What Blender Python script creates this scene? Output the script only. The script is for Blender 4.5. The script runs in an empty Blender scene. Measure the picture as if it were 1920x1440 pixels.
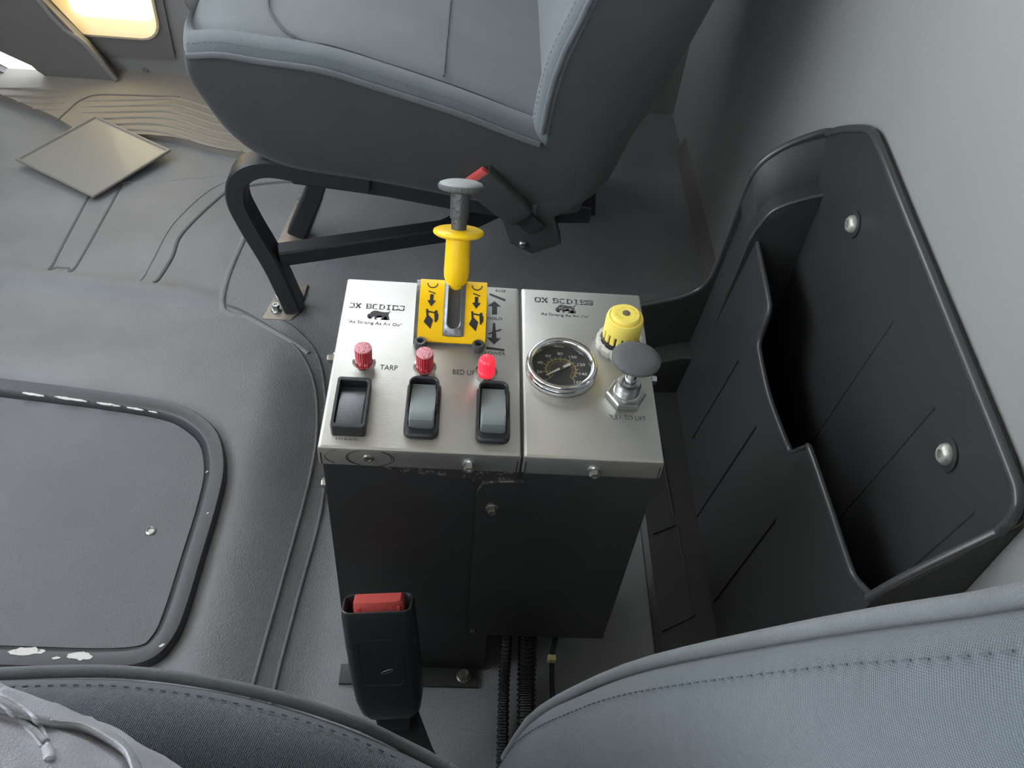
import bpy, bmesh, math, random
from mathutils import Vector, Matrix
random.seed(7)
PI = math.pi
sc = bpy.context.scene
COL = sc.collection

# ------------------------------------------------------------------ camera
cd = bpy.data.cameras.new('camera')
cam = bpy.data.objects.new('camera', cd)
COL.objects.link(cam)
cd.sensor_width = 36.0
cd.lens = 36.0 * 1670.0 / 1920.0
cd.clip_start = 0.01
cam.matrix_world = Matrix(((0.99681499, -0.05046413, -0.06175146, 0.0),
                           (-0.00401716, 0.74156786, -0.67086583, 0.0),
                           (0.07964756, 0.66897719, 0.73900324, 0.8937),
                           (0, 0, 0, 1)))
sc.camera = cam

# ------------------------------------------------------------------ sky, sun, exposure
w = bpy.data.worlds.new('world')
sc.world = w
w.use_nodes = True
bg = w.node_tree.nodes['Background']
bg.inputs[0].default_value = (0.88, 0.94, 1.0, 1)
bg.inputs[1].default_value = 3.2
sd = bpy.data.lights.new('sun', 'SUN')
sd.energy = 3.0
sd.angle = math.radians(1.5)
sd.color = (1.0, 0.93, 0.8)
sun = bpy.data.objects.new('sun', sd)
COL.objects.link(sun)
sun.rotation_euler = Vector((-0.8, 0.0, -0.8)).to_track_quat('-Z', 'Y').to_euler()
vs = sc.view_settings
vs.view_transform = 'Standard'
vs.look = 'None'
vs.gamma = 1.0
vs.use_curve_mapping = False
vs.exposure = 1.15
sc.cycles.max_bounces = 7
sc.cycles.diffuse_bounces = 5

# ------------------------------------------------------------------ materials
def s2l(c):
    return tuple((v / 12.92 if v <= 0.04045 else ((v + 0.055) / 1.055) ** 2.4) for v in [x / 255 for x in c])

def mat(name, rgb, rough=0.6, metal=0.0, bump=None, var=None, emit=None, coat=0.0, sheen=0.0, spec=0.5, spots=None, alpha=None):
    """bump: list of (kind, scale, strength[, stretch]); var: (scale, amount); spots: (scale, threshold, rgb)"""
    m = bpy.data.materials.new(name)
    m.use_nodes = True
    nt = m.node_tree
    N, L = nt.nodes, nt.links
    b = N['Principled BSDF']
    col = s2l(rgb) + (1,)
    b.inputs['Base Color'].default_value = col
    b.inputs['Roughness'].default_value = rough
    b.inputs['Metallic'].default_value = metal
    b.inputs['Coat Weight'].default_value = coat
    b.inputs['Sheen Weight'].default_value = sheen
    b.inputs['Specular IOR Level'].default_value = spec
    if sheen:
        b.inputs['Sheen Roughness'].default_value = 0.5
    tc = N.new('ShaderNodeTexCoord')
    csock = None
    if var:
        n = N.new('ShaderNodeTexNoise')
        n.inputs['Scale'].default_value = var[0]
        n.inputs['Detail'].default_value = 5
        L.new(tc.outputs['Object'], n.inputs['Vector'])
        r = N.new('ShaderNodeMapRange')
        r.inputs[1].default_value = 0.3
        r.inputs[2].default_value = 0.7
        r.inputs[3].default_value = 1 - var[1]
        r.inputs[4].default_value = 1 + var[1]
        L.new(n.outputs['Fac'], r.inputs[0])
        mx = N.new('ShaderNodeMix')
        mx.data_type = 'RGBA'
        mx.blend_type = 'MULTIPLY'
        mx.inputs[0].default_value = 1
        mx.inputs[6].default_value = col
        L.new(r.outputs[0], mx.inputs[7])
        csock = mx.outputs[2]
    if spots:
        for sp in spots:
            n = N.new('ShaderNodeTexNoise')
            n.inputs['Scale'].default_value = sp[0]
            n.inputs['Detail'].default_value = 6
            n.inputs['Roughness'].default_value = 0.65
            L.new(tc.outputs['Object'], n.inputs['Vector'])
            r = N.new('ShaderNodeMapRange')
            r.inputs[1].default_value = sp[1]
            r.inputs[2].default_value = sp[1] + 0.03
            L.new(n.outputs['Fac'], r.inputs[0])
            mx = N.new('ShaderNodeMix')
            mx.data_type = 'RGBA'
            L.new(r.outputs[0], mx.inputs[0])
            if csock:
                L.new(csock, mx.inputs[6])
            else:
                mx.inputs[6].default_value = col
            mx.inputs[7].default_value = s2l(sp[2]) + (1,)
            csock = mx.outputs[2]
    if csock:
        L.new(csock, b.inputs['Base Color'])
    prev = None
    for bp in (bump or []):
        kind, scale, stren = bp[:3]
        dist = 0.001 if scale > 600 else 0.0022
        mp = N.new('ShaderNodeMapping')
        L.new(tc.outputs['Object'], mp.inputs['Vector'])
        if len(bp) > 3:
            mp.inputs['Scale'].default_value = bp[3]
        if len(bp) > 4:
            mp.inputs['Rotation'].default_value = bp[4]
        if kind == 'noise':
            t = N.new('ShaderNodeTexNoise')
            t.inputs['Scale'].default_value = scale
            t.inputs['Detail'].default_value = 3
            out = t.outputs['Fac']
        elif kind == 'voronoi':
            t = N.new('ShaderNodeTexVoronoi')
            t.inputs['Scale'].default_value = scale
            out = t.outputs['Distance']
        else:
            t = N.new('ShaderNodeTexWave')
            t.inputs['Scale'].default_value = scale
            t.inputs['Distortion'].default_value = 0.6
            out = t.outputs['Fac']
        L.new(mp.outputs[0], t.inputs['Vector'])
        bn = N.new('ShaderNodeBump')
        bn.inputs['Strength'].default_value = stren
        bn.inputs['Distance'].default_value = dist
        L.new(out, bn.inputs['Height'])
        if prev:
            L.new(prev, bn.inputs['Normal'])
        prev = bn.outputs[0]
    if prev:
        L.new(prev, b.inputs['Normal'])
    if emit:
        b.inputs['Emission Color'].default_value = s2l(emit[0]) + (1,)
        b.inputs['Emission Strength'].default_value = emit[1]
    return m

FAB = [('noise', 900, 0.5), ('noise', 70, 0.25)]
M = {}
M['mat'] = mat('rubber_mat', (125, 127, 130), 0.5, bump=[('noise', 620, 0.9), ('noise', 1100, 0.3)], var=(7, 0.13))
M['mat_dark'] = mat('rubber_mat_groove', (88, 90, 94), 0.55, bump=[('noise', 420, 0.4)], var=(9, 0.1))
M['hatchmat'] = mat('hatch_mat', (104, 106, 109), 0.52, bump=[('noise', 620, 0.9), ('noise', 1100, 0.3)], var=(6, 0.12))
M['wall'] = mat('rear_wall_vinyl', (140, 142, 141), 0.55, bump=[('noise', 160, 0.25), ('voronoi', 90, 0.1)], var=(3, 0.04), spots=[(46, 0.80, (70, 70, 70))])
M['head'] = mat('headliner', (150, 150, 152), 0.9, var=(4, 0.04))
M['door'] = mat('door_plastic', (128, 127, 128), 0.6, bump=[('noise', 300, 0.25)], var=(6, 0.06))
M['doordark'] = mat('kick_panel_plastic', (106, 104, 103), 0.6, bump=[('noise', 300, 0.25)], var=(6, 0.06))
M['sill'] = mat('sill_plastic', (136, 130, 122), 0.6, bump=[('noise', 300, 0.25)], var=(8, 0.08))
M['cream'] = mat('window_frame_cream', (206, 192, 168), 0.4)
M['black'] = mat('bin_plastic', (50, 51, 52), 0.45, bump=[('noise', 700, 0.35)], var=(6, 0.10), spots=[(150, 0.80, (110, 110, 110))])
M['rim'] = mat('rim_plastic_highlit', (66, 68, 70), 0.28)  # bin plastic made lighter so the edges seem to catch light
M['boltmatte'] = mat('weathered_bolt', (190, 190, 182), 0.5, 0.6, bump=[('noise', 300, 0.3)], var=(120, 0.2))
M['bodyblack'] = mat('black_painted_steel', (50, 51, 52), 0.5, bump=[('noise', 260, 0.12)], var=(14, 0.15), spots=[(75, 0.735, (96, 88, 80))])
M['wornblack'] = mat('chipped_black_paint', (52, 50, 50), 0.5, bump=[('noise', 260, 0.2)], var=(20, 0.15), spots=[(140, 0.53, (122, 110, 100))])
M['steel'] = mat('brushed_stainless', (194, 193, 187), 0.52, 1.0, bump=[('noise', 120, 0.10, (1, 22, 1)), ('noise', 35, 0.05)], var=(18, 0.07), spots=[(330, 0.725, (84, 80, 74))])
M['chrome'] = mat('chrome', (215, 216, 218), 0.12, 1.0)
M['zinc'] = mat('zinc_plated', (188, 190, 188), 0.3, 1.0, bump=[('noise', 200, 0.1)])
M['dullbolt'] = mat('dull_bolt_steel', (150, 145, 138), 0.4, 0.9, var=(90, 0.25))
M['rubberblack'] = mat('switch_black', (36, 37, 40), 0.42, bump=[('noise', 900, 0.12)])
M['rockerblack'] = mat('rocker_black', (50, 52, 56), 0.3, bump=[('noise', 900, 0.1)])
M['rockergrey'] = mat('rocker_grey', (116, 124, 124), 0.5, bump=[('noise', 900, 0.12)])
M['yellow'] = mat('yellow_plastic', (247, 203, 22), 0.32, var=(40, 0.04))
M['yellow2'] = mat('pale_yellow_plastic', (243, 221, 104), 0.45)
M['decal'] = mat('yellow_decal', (246, 198, 18), 0.3, var=(60, 0.05))
M['ink'] = mat('black_ink', (38, 38, 42), 0.6)
M['wornink'] = mat('worn_black_ink', (52, 53, 56), 0.55, spots=[(420, 0.56, (178, 178, 174))])
M['whiteink'] = mat('white_ink', (225, 225, 220), 0.6)
M['yellowink'] = mat('yellow_ink', (214, 196, 96), 0.6)
M['castgrey'] = mat('cast_grey_metal', (128, 130, 134), 0.4, 0.8, bump=[('noise', 300, 0.2)], var=(80, 0.15))
M['knobgrey'] = mat('knob_grey_plastic', (84, 86, 87), 0.6, bump=[('noise', 1200, 0.6)], var=(900, 0.15))
M['knobtop'] = mat('knob_dusty_cap', (150, 154, 154), 0.65, bump=[('noise', 1400, 0.6)], spots=[(900, 0.62, (84, 86, 86))])
M['shaft'] = mat('dark_plastic_shaft', (66, 68, 70), 0.38, bump=[('noise', 260, 0.4)])
M['redlens'] = mat('red_lens', (196, 30, 52), 0.22, coat=0.6)
M['redlit'] = mat('red_lens_lit', (238, 60, 80), 0.25, emit=((255, 40, 62), 0.28))
M['redtop'] = mat('red_lens_top', (216, 150, 158), 0.3, bump=[('voronoi', 900, 0.5)], spots=[(700, 0.55, (190, 74, 92))])
M['dial'] = mat('gauge_dial', (58, 58, 60), 0.7, spots=[(900, 0.64, (96, 96, 94))])
M['dot'] = mat('brown_dot', (104, 92, 74), 0.5)
M['whiteplastic'] = mat('white_plastic', (206, 206, 198), 0.4)
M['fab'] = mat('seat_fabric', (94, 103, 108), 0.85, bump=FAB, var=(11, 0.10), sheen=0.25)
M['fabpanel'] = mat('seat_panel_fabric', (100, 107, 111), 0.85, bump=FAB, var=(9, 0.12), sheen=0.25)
M['fabsideshade'] = mat('seat_side_fabric_shaded', (56, 58, 59), 0.9, bump=FAB, var=(11, 0.10), sheen=0.1)  # side fabric darker, partly its own tone, partly shade put in the colour
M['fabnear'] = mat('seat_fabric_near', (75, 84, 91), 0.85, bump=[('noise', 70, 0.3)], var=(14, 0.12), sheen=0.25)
M['piping'] = mat('seat_piping', (88, 93, 96), 0.8, bump=[('noise', 1200, 0.5)], var=(40, 0.1), sheen=0.2)
M['thread'] = mat('dark_thread', (72, 79, 85), 0.8)
M['frame'] = mat('seat_frame_paint', (40, 41, 45), 0.42, bump=[('noise', 200, 0.1)])
M['tanmetal'] = mat('bare_bracket', (150, 142, 132), 0.5, 0.3, var=(50, 0.15))
M['buckle'] = mat('buckle_plastic', (44, 47, 51), 0.35, bump=[('noise', 300, 0.2)])
M['buckle2'] = mat('lighter_buckle_plastic', (62, 63, 64), 0.6)  # lighter and rougher than the other buckle plastic
M['red'] = mat('buckle_red', (214, 92, 86), 0.5)
M['web'] = mat('belt_webbing', (44, 45, 47), 0.8, bump=[('wave', 300, 0.5)])
M['conduit'] = mat('conduit_plastic', (36, 37, 40), 0.22)
M['tan'] = mat('tan_connector', (205, 190, 140), 0.5)
M['hframe'] = mat('hatch_frame_paint', (66, 66, 71), 0.4, bump=[('noise', 150, 0.15)], var=(20, 0.1), spots=[(90, 0.76, (196, 194, 192))])
M['chip'] = mat('bare_chipped_metal', (214, 212, 208), 0.55, bump=[('noise', 300, 0.4)], spots=[(160, 0.6, (120, 118, 116))])
M['jean'] = mat('grey_denim', (164, 166, 174), 0.85, bump=[('noise', 1100, 0.5), ('noise', 90, 0.6)], var=(12, 0.10), sheen=0.1)
M['jeanseam'] = mat('denim_seam', (186, 188, 197), 0.8, bump=[('noise', 260, 0.6)], var=(60, 0.15))
M['shoe'] = mat('boot_leather', (70, 58, 48), 0.6)
M['panel'] = mat('glossy_board', (136, 134, 130), 0.34, bump=[('wave', 420, 0.10, (1, 1, 1), (0, 0, 0.55))], coat=0.2)
M['paneledge'] = mat('board_edge', (128, 125, 121), 0.45)
M['ground'] = mat('sunlit_yard', (214, 196, 160), 0.9, var=(0.6, 0.08))

def weave(m, k=4600.0, amp=0.22):
    nt = m.node_tree
    N, L = nt.nodes, nt.links
    b = N['Principled BSDF']
    uv = N.new('ShaderNodeUVMap')
    mp = N.new('ShaderNodeMapping')
    mp.inputs['Rotation'].default_value = (0, 0, 0.5)
    L.new(uv.outputs[0], mp.inputs['Vector'])
    sp = N.new('ShaderNodeSeparateXYZ')
    L.new(mp.outputs[0], sp.inputs[0])
    sn = []
    for ax in (0, 1):
        mu = N.new('ShaderNodeMath'); mu.operation = 'MULTIPLY'; mu.inputs[1].default_value = k
        L.new(sp.outputs[ax], mu.inputs[0])
        si = N.new('ShaderNodeMath'); si.operation = 'SINE'
        L.new(mu.outputs[0], si.inputs[0])
        sn.append(si)
    pr = N.new('ShaderNodeMath'); pr.operation = 'MULTIPLY'
    L.new(sn[0].outputs[0], pr.inputs[0]); L.new(sn[1].outputs[0], pr.inputs[1])
    ma = N.new('ShaderNodeMath'); ma.operation = 'MULTIPLY_ADD'; ma.inputs[1].default_value = amp; ma.inputs[2].default_value = 1.0
    L.new(pr.outputs[0], ma.inputs[0])
    mx = N.new('ShaderNodeMix'); mx.data_type = 'RGBA'; mx.blend_type = 'MULTIPLY'; mx.inputs[0].default_value = 1
    old = b.inputs['Base Color'].links
    if old:
        L.new(old[0].from_socket, mx.inputs[6])
    else:
        mx.inputs[6].default_value = b.inputs['Base Color'].default_value
    L.new(ma.outputs[0], mx.inputs[7])
    L.new(mx.outputs[2], b.inputs['Base Color'])
    bn = N.new('ShaderNodeBump'); bn.inputs['Strength'].default_value = 0.6; bn.inputs['Distance'].default_value = 0.0004
    L.new(pr.outputs[0], bn.inputs['Height'])
    if b.inputs['Normal'].links:
        L.new(b.inputs['Normal'].links[0].from_socket, bn.inputs['Normal'])
    L.new(bn.outputs[0], b.inputs['Normal'])

def glassmat():
    m = bpy.data.materials.new('clear_glass')
    m.use_nodes = True
    nt = m.node_tree
    nt.nodes.clear()
    o = nt.nodes.new('ShaderNodeOutputMaterial')
    tr = nt.nodes.new('ShaderNodeBsdfTransparent')
    tr.inputs[0].default_value = (0.93, 0.93, 0.92, 1)
    gl = nt.nodes.new('ShaderNodeBsdfGlossy')
    gl.inputs['Roughness'].default_value = 0.04
    lw = nt.nodes.new('ShaderNodeLayerWeight')
    lw.inputs[0].default_value = 0.5
    pw = nt.nodes.new('ShaderNodeMath')
    pw.operation = 'POWER'
    pw.inputs[1].default_value = 4.0
    nt.links.new(lw.outputs['Facing'], pw.inputs[0])
    fr = nt.nodes.new('ShaderNodeMath')
    fr.operation = 'MULTIPLY_ADD'
    fr.inputs[1].default_value = 0.6
    fr.inputs[2].default_value = 0.03
    nt.links.new(pw.outputs[0], fr.inputs[0])
    mx = nt.nodes.new('ShaderNodeMixShader')
    nt.links.new(fr.outputs[0], mx.inputs[0])
    nt.links.new(tr.outputs[0], mx.inputs[1])
    nt.links.new(gl.outputs[0], mx.inputs[2])
    nt.links.new(mx.outputs[0], o.inputs[0])
    return m
weave(M['fabnear'])
weave(M['fab'], 5200.0, 0.12)
weave(M['fabpanel'], 5200.0, 0.12)
M['glass'] = glassmat()
M['tint'] = glassmat()
M['tint'].name = 'warm_tinted_glass'
[n for n in M['tint'].node_tree.nodes if n.type == 'BSDF_TRANSPARENT'][0].inputs[0].default_value = (0.95, 0.84, 0.62, 1)

# ------------------------------------------------------------------ mesh helpers
def obj(name, bm, m, parent=None, smooth=True, angle=48):
    me = bpy.data.meshes.new(name)
    bmesh.ops.recalc_face_normals(bm, faces=bm.faces)
    bm.to_mesh(me)
    bm.free()
    o = bpy.data.objects.new(name, me)
    me.materials.append(M[m] if isinstance(m, str) else m)
    if smooth:
        for p in me.polygons:
            p.use_smooth = True
        try:
            me.set_sharp_from_angle(angle=math.radians(angle))
        except Exception:
            pass
    COL.objects.link(o)
    if parent is not None:
        o.parent = parent
        o.matrix_parent_inverse = Matrix.Translation(-Vector(parent.location))
    return o

def empty(name, loc, label, cat, group=None):
    o = bpy.data.objects.new(name, None)
    COL.objects.link(o)
    o.location = loc
    o.empty_display_size = 0.02
    tag(o, label, cat, group)
    return o

def tag(o, label, cat, group=None, kind=None):
    o['label'] = label
    o['category'] = cat
    if group:
        o['group'] = group
    if kind:
        o['kind'] = kind
    return o

def struct(o, label, cat):
    return tag(o, label, cat, kind='structure')

def box(x0, x1, y0, y1, z0, z1, bev=0.0, seg=2, bm=None):
    new = bm is None
    if new:
        bm = bmesh.new()
    r = bmesh.ops.create_cube(bm, size=1)
    vs_ = r['verts']
    for v in vs_:
        v.co = Vector(((x0 + x1) / 2 + v.co.x * (x1 - x0), (y0 + y1) / 2 + v.co.y * (y1 - y0), (z0 + z1) / 2 + v.co.z * (z1 - z0)))
    if bev:
        es = list({e for v in vs_ for e in v.link_edges})
        bmesh.ops.bevel(bm, geom=es, offset=bev, segments=seg, affect='EDGES', profile=0.6)
    return bm

def prism(pts, axis, a, b, bev=0.0, seg=2, bm=None):
    """closed polygon pts (2D) extruded along axis from a to b. 2D coords are the other two axes in xyz order"""
    if bm is None:
        bm = bmesh.new()
    def P(p, t):
        if axis == 'x':
            return (t, p[0], p[1])
        if axis == 'y':
            return (p[0], t, p[1])
        return (p[0], p[1], t)
    A = [bm.verts.new(P(p, a)) for p in pts]
    B = [bm.verts.new(P(p, b)) for p in pts]
    n = len(pts)
    f1 = bm.faces.new(A)
    f2 = bm.faces.new(B[::-1])
    for i in range(n):
        bm.faces.new((A[i], A[(i + 1) % n], B[(i + 1) % n], B[i]))
    if bev:
        es = list(set(f1.edges) | set(f2.edges))
        bmesh.ops.bevel(bm, geom=es, offset=bev, segments=seg, affect='EDGES', profile=0.6)
    return bm

def rrect(cx, cy, w_, h_, r, n=5):
    out = []
    for (sx, sy, a0) in ((1, 1, 0), (-1, 1, 90), (-1, -1, 180), (1, -1, 270)):
        for i in range(n + 1):
            a = math.radians(a0 + 90 * i / n)
            out.append((cx + sx * (w_ / 2 - r) + r * math.cos(a), cy + sy * (h_ / 2 - r) + r * math.sin(a)))
    return out

def loft(rings, closed=True, cap0=True, cap1=True, bm=None):
    if bm is None:
        bm = bmesh.new()
    R = [[bm.verts.new(p) for p in r] for r in rings]
    n = len(R[0])
    for i in range(len(R) - 1):
        for j in range(n if closed else n - 1):
            k = (j + 1) % n
            bm.faces.new((R[i][j], R[i][k], R[i + 1][k], R[i + 1][j]))
    if closed and cap0:
        bm.faces.new(R[0][::-1])
    if closed and cap1:
        bm.faces.new(R[-1])
    return bm

def ring_prism(outer, inner, z0, z1, inner_z0=None, lip=0.0008, bm=None):
    """ring between two equal-count loops; top rounded by a small lip"""
    def mixp(a, b, t):
        return (a[0] + (b[0] - a[0]) * t, a[1] + (b[1] - a[1]) * t)
    iz = z0 if inner_z0 is None else inner_z0
    rings = [[(p[0], p[1], z0) for p in outer], [(p[0], p[1], z1 - lip) for p in outer],
             [mixp(o_, i_, 0.18) + (z1,) for o_, i_ in zip(outer, inner)],
             [mixp(o_, i_, 0.82) + (z1,) for o_, i_ in zip(outer, inner)],
             [(p[0], p[1], z1 - lip) for p in inner], [(p[0], p[1], iz) for p in inner]]
    return loft(rings, True, False, False, bm)

def lathe(prof, c, axis=(0, 0, 1), n=32, bm=None, ribs=0, rib_amp=0.0, cap1=True):
    """prof = [(r, h)...] along axis from point c"""
    if bm is None:
        bm = bmesh.new()
    q = Vector((0, 0, 1)).rotation_difference(Vector(axis).normalized())
    c = Vector(c)
    rings = []
    for r, h in prof:
        ring = []
        for i in range(n):
            a = 2 * PI * i / n
            rr = r * (1 - (rib_amp if (ribs and i % 2) else 0))
            ring.append(tuple(c + q @ Vector((rr * math.cos(a), rr * math.sin(a), h))))
        rings.append(ring)
    return loft(rings, True, True, cap1, bm)

def smooth_path(pts, k=6, closed=False):
    P = [Vector(p) for p in pts]
    n = len(P)
    out = []
    rng = range(n if closed else n - 1)
    for i in rng:
        p0 = P[(i - 1) % n] if (closed or i > 0) else P[0] * 2 - P[1]
        p1 = P[i]
        p2 = P[(i + 1) % n]
        p3 = P[(i + 2) % n] if (closed or i + 2 < n) else P[-1] * 2 - P[-2]
        for j in range(k):
            t = j / k
            out.append(0.5 * ((2 * p1) + (-p0 + p2) * t + (2 * p0 - 5 * p1 + 4 * p2 - p3) * t * t + (-p0 + 3 * p1 - 3 * p2 + p3) * t ** 3))
    if not closed:
        out.append(P[-1].copy())
    return out

def tube(path, r, n=8, bm=None, closed=False, rfun=None, flat=1.0, up=(0, 0, 1), square=False):
    if bm is None:
        bm = bmesh.new()
    path = [Vector(p) for p in path]
    m = len(path)
    rings = []
    for i, p in enumerate(path):
        if closed:
            d = path[(i + 1) % m] - path[(i - 1) % m]
        else:
            d = path[min(i + 1, m - 1)] - path[max(i - 1, 0)]
        d.normalize()
        u = Vector(up)
        s = d.cross(u)
        if s.length < 1e-4:
            s = d.cross(Vector((1, 0, 0)))
        s.normalize()
        u = s.cross(d).normalized()
        rr = rfun(i) if rfun else r
        if square:
            sec = [(-1, -1), (-0.8, -1), (0.8, -1), (1, -1), (1, -0.8), (1, 0.8), (1, 1), (0.8, 1), (-0.8, 1), (-1, 1), (-1, 0.8), (-1, -0.8)]
            sec = [(-.8, -1), (.8, -1), (1, -.8), (1, .8), (.8, 1), (-.8, 1), (-1, .8), (-1, -.8)]
            rings.append([tuple(p + s * (a * rr) + u * (b * rr * flat)) for a, b in sec])
        else:
            rings.append([tuple(p + s * (math.cos(2 * PI * j / n) * rr) + u * (math.sin(2 * PI * j / n) * rr * flat)) for j in range(n)])
    if closed:
        rings.append(rings[0])
        bm = loft(rings, True, False, False, bm)
        bmesh.ops.remove_doubles(bm, verts=bm.verts, dist=1e-6)
        return bm
    return loft(rings, True, True, True, bm)

def interp(tab, x):
    """smooth (cubic Hermite) look-up in a table of (x, value) pairs"""
    if x <= tab[0][0]:
        return tab[0][1]
    n = len(tab)
    for k in range(n - 1):
        (a, b), (c, d) = tab[k], tab[k + 1]
        if x <= c:
            h = c - a
            sl = (d - b) / h
            m0 = sl if k == 0 else (d - tab[k - 1][1]) / (c - tab[k - 1][0])
            m1 = sl if k == n - 2 else (tab[k + 2][1] - b) / (tab[k + 2][0] - a)
            t = (x - a) / h
            return (2 * t ** 3 - 3 * t * t + 1) * b + (t ** 3 - 2 * t * t + t) * h * m0 + (3 * t * t - 2 * t ** 3) * d + (t ** 3 - t * t) * h * m1
    return tab[-1][1]

def sstep(a, b, x):
    t = min(1, max(0, (x - a) / (b - a)))
    return t * t * (3 - 2 * t)

def text(s, x, y, z, size, m, parent, name='lettering', align='CENTER', rot=0.0, xs=1.0, depth=0.00012, rotm=None):
    cu = bpy.data.curves.new('t', 'FONT')
    cu.body = s
    cu.size = size
    cu.align_x = align
    cu.align_y = 'CENTER'
    cu.extrude = depth
    cu.resolution_u = 3
    to = bpy.data.objects.new('t', cu)
    COL.objects.link(to)
    bpy.context.view_layer.update()
    me = bpy.data.meshes.new_from_object(to.evaluated_get(bpy.context.evaluated_depsgraph_get()))
    bpy.data.objects.remove(to)
    T = Matrix.Translation((x, y, z)) @ (rotm if rotm is not None else Matrix.Rotation(rot, 4, 'Z')) @ Matrix.Diagonal((xs, 1, 1, 1))
    me.transform(T)
    me.materials.clear()
    me.materials.append(M[m])
    me.name = name
    o = bpy.data.objects.new(name, me)
    COL.objects.link(o)
    o.parent = parent
    pl = Vector(parent.location)
    if parent.parent is None:
        o.matrix_parent_inverse = Matrix.Translation(-pl)
    return o

def poly(pts, z0, z1, bm=None):
    return prism(pts, 'z', z0, z1, bm=bm)

def stroke(a, b, wd, z0, z1, bm):
    a, b = Vector(a), Vector(b)
    d = (b - a).normalized()
    n_ = Vector((-d.y, d.x)) * wd / 2
    return poly([tuple(a + n_), tuple(b + n_), tuple(b - n_), tuple(a - n_)], z0, z1, bm)

def hexbolt(name, c, axis, r, h, parent, m='dullbolt', washer=True):
    bm = bmesh.new()
    if washer:
        lathe([(r * 1.35, 0), (r * 1.35, h * 0.2), (r * 1.15, h * 0.32)], c, axis, 20, bm)
    c2 = Vector(c) + Vector(axis).normalized() * (h * 0.25)
    lathe([(r, 0), (r, h * 0.55), (r * 0.86, h * 0.75), (r * 0.55, h * 0.75), (r * 0.5, h * 0.6)], c2, axis, 6, bm)
    return obj(name, bm, m, parent, angle=25)

# ================================================================== STRUCTURE
XW = 0.388      # rear wall
YD = 1.53       # passenger door inner face
# ---- floor: moulded rubber mat with a raised tunnel that carries the hatch
def fh(x, y):
    a = 1 - sstep(-0.246, -0.122, x)
    b = 1 - sstep(0.738, 0.935, y)
    c = sstep(0.10, 0.26, y)
    h = 0.05 * a * b * c
    h += 0.010 * math.exp(-((y - 0.955 + 0.10 * (x + 0.45)) / 0.016) ** 2) * (1 - sstep(-0.40, -0.30, x))
    # shallow channel moulded round the seat foot
    return h

bm = bmesh.new()
x0, x1, y0, y1 = -1.12, XW + 0.02, -0.40, 1.42
nx, ny = 190, 230
G = [[bm.verts.new((x0 + (x1 - x0) * i / nx, y0 + (y1 - y0) * j / ny, fh(x0 + (x1 - x0) * i / nx, y0 + (y1 - y0) * j / ny))) for j in range(ny + 1)] for i in range(nx + 1)]
for i in range(nx):
    for j in range(ny):
        bm.faces.new((G[i][j], G[i + 1][j], G[i + 1][j + 1], G[i][j + 1]))
bt = [bm.verts.new((x, y, -0.06)) for x, y in ((x0, y0), (x1, y0), (x1, y1), (x0, y1))]
bm.faces.new(bt[::-1])
floor = obj('floor', bm, 'mat')
struct(floor, 'grey textured rubber floor mat of the truck cab', 'floor')

obj('floor_edge', box(-1.12, -0.75, 1.41, 1.500, -0.05, -0.0005), 'mat', floor)
obj('floor_edge', box(-0.11, XW + 0.02, 1.41, 1.60, -0.05, -0.0005), 'mat', floor)

def bead(pts, r, m='mat', flat=0.5, name='moulded_bead', dz=0.0, k=6):
    path = smooth_path([(p[0], p[1], 0) for p in pts], k)
    for p in path:
        p.z = fh(p.x, p.y) + dz
    return obj(name, tube(path, r, 8, flat=flat), m, floor)

bead([(-0.335, 0.935), (-0.2989, 0.9179), (-0.2336, 0.8594), (-0.1914, 0.7931), (-0.1729, 0.7212), (-0.1689, 0.638), (-0.1762, 0.5066), (-0.1828, 0.4125), (-0.19, 0.30)], 0.0022, 'mat_dark', 0.6)
bead([(-0.27, 0.925), (-0.225, 0.885), (-0.185, 0.8227), (-0.1622, 0.7218), (-0.1509, 0.6002), (-0.1595, 0.4745), (-0.1661, 0.3787), (-0.168, 0.30)], 0.0022, 'mat_dark', 0.6)
# footwell channels
bead([(-0.4408, 0.9677), (-0.432, 1.03), (-0.4313, 1.0846), (-0.4014, 1.1686), (-0.3757, 1.2071), (-0.30, 1.235), (-0.2, 1.24)], 0.0030, 'mat_dark', 0.7)
bead([(-0.462, 0.972), (-0.458, 1.03), (-0.452, 1.10), (-0.43, 1.17), (-0.40, 1.22), (-0.35, 1.25)], 0.0022, 'mat', 0.6)
bead([(-0.594, 1.20), (-0.594, 0.998), (-0.586, 0.993), (-0.570, 0.993), (-0.561, 0.998), (-0.553, 1.20)], 0.0022, 'mat_dark', 0.6)
bead([(-0.745, 1.20), (-0.74, 1.05), (-0.735, 1.0)], 0.0022, 'mat_dark', 0.6)
bead([(-0.78, 1.22), (-0.78, 1.05), (-0.775, 1.0)], 0.0022, 'mat', 0.6)
bead([(-0.335, 1.11), (-0.343, 1.0), (-0.338, 0.935), (-0.322, 0.915), (-0.29, 0.905), (-0.2, 0.83)], 0.0045, 'mat', 0.6)
bead([(-0.63, 1.205), (-0.53, 1.21), (-0.42, 1.235), (-0.33, 1.245)], 0.002, 'mat', 0.6)

# ---- rear wall
wall = obj('wall_rear', box(XW, XW + 0.05, -0.55, 1.62, -0.02, 1.50), 'wall')
struct(wall, 'grey vinyl rear wall of the cab behind the seats', 'wall')
# moulded lower ridge at the foot of the wall, beside the passenger seat back
prof = [(XW + 0.001, 0.0), (XW - 0.012, 0.0), (XW - 0.010, 0.012), (XW - 0.003, 0.03), (XW + 0.001, 0.034)]
t1 = obj('trim_1', prism(prof, 'y', 0.86, 1.40), 'doordark')
struct(t1, 'dark trim strip along the foot of the rear wall', 'trim')

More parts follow.
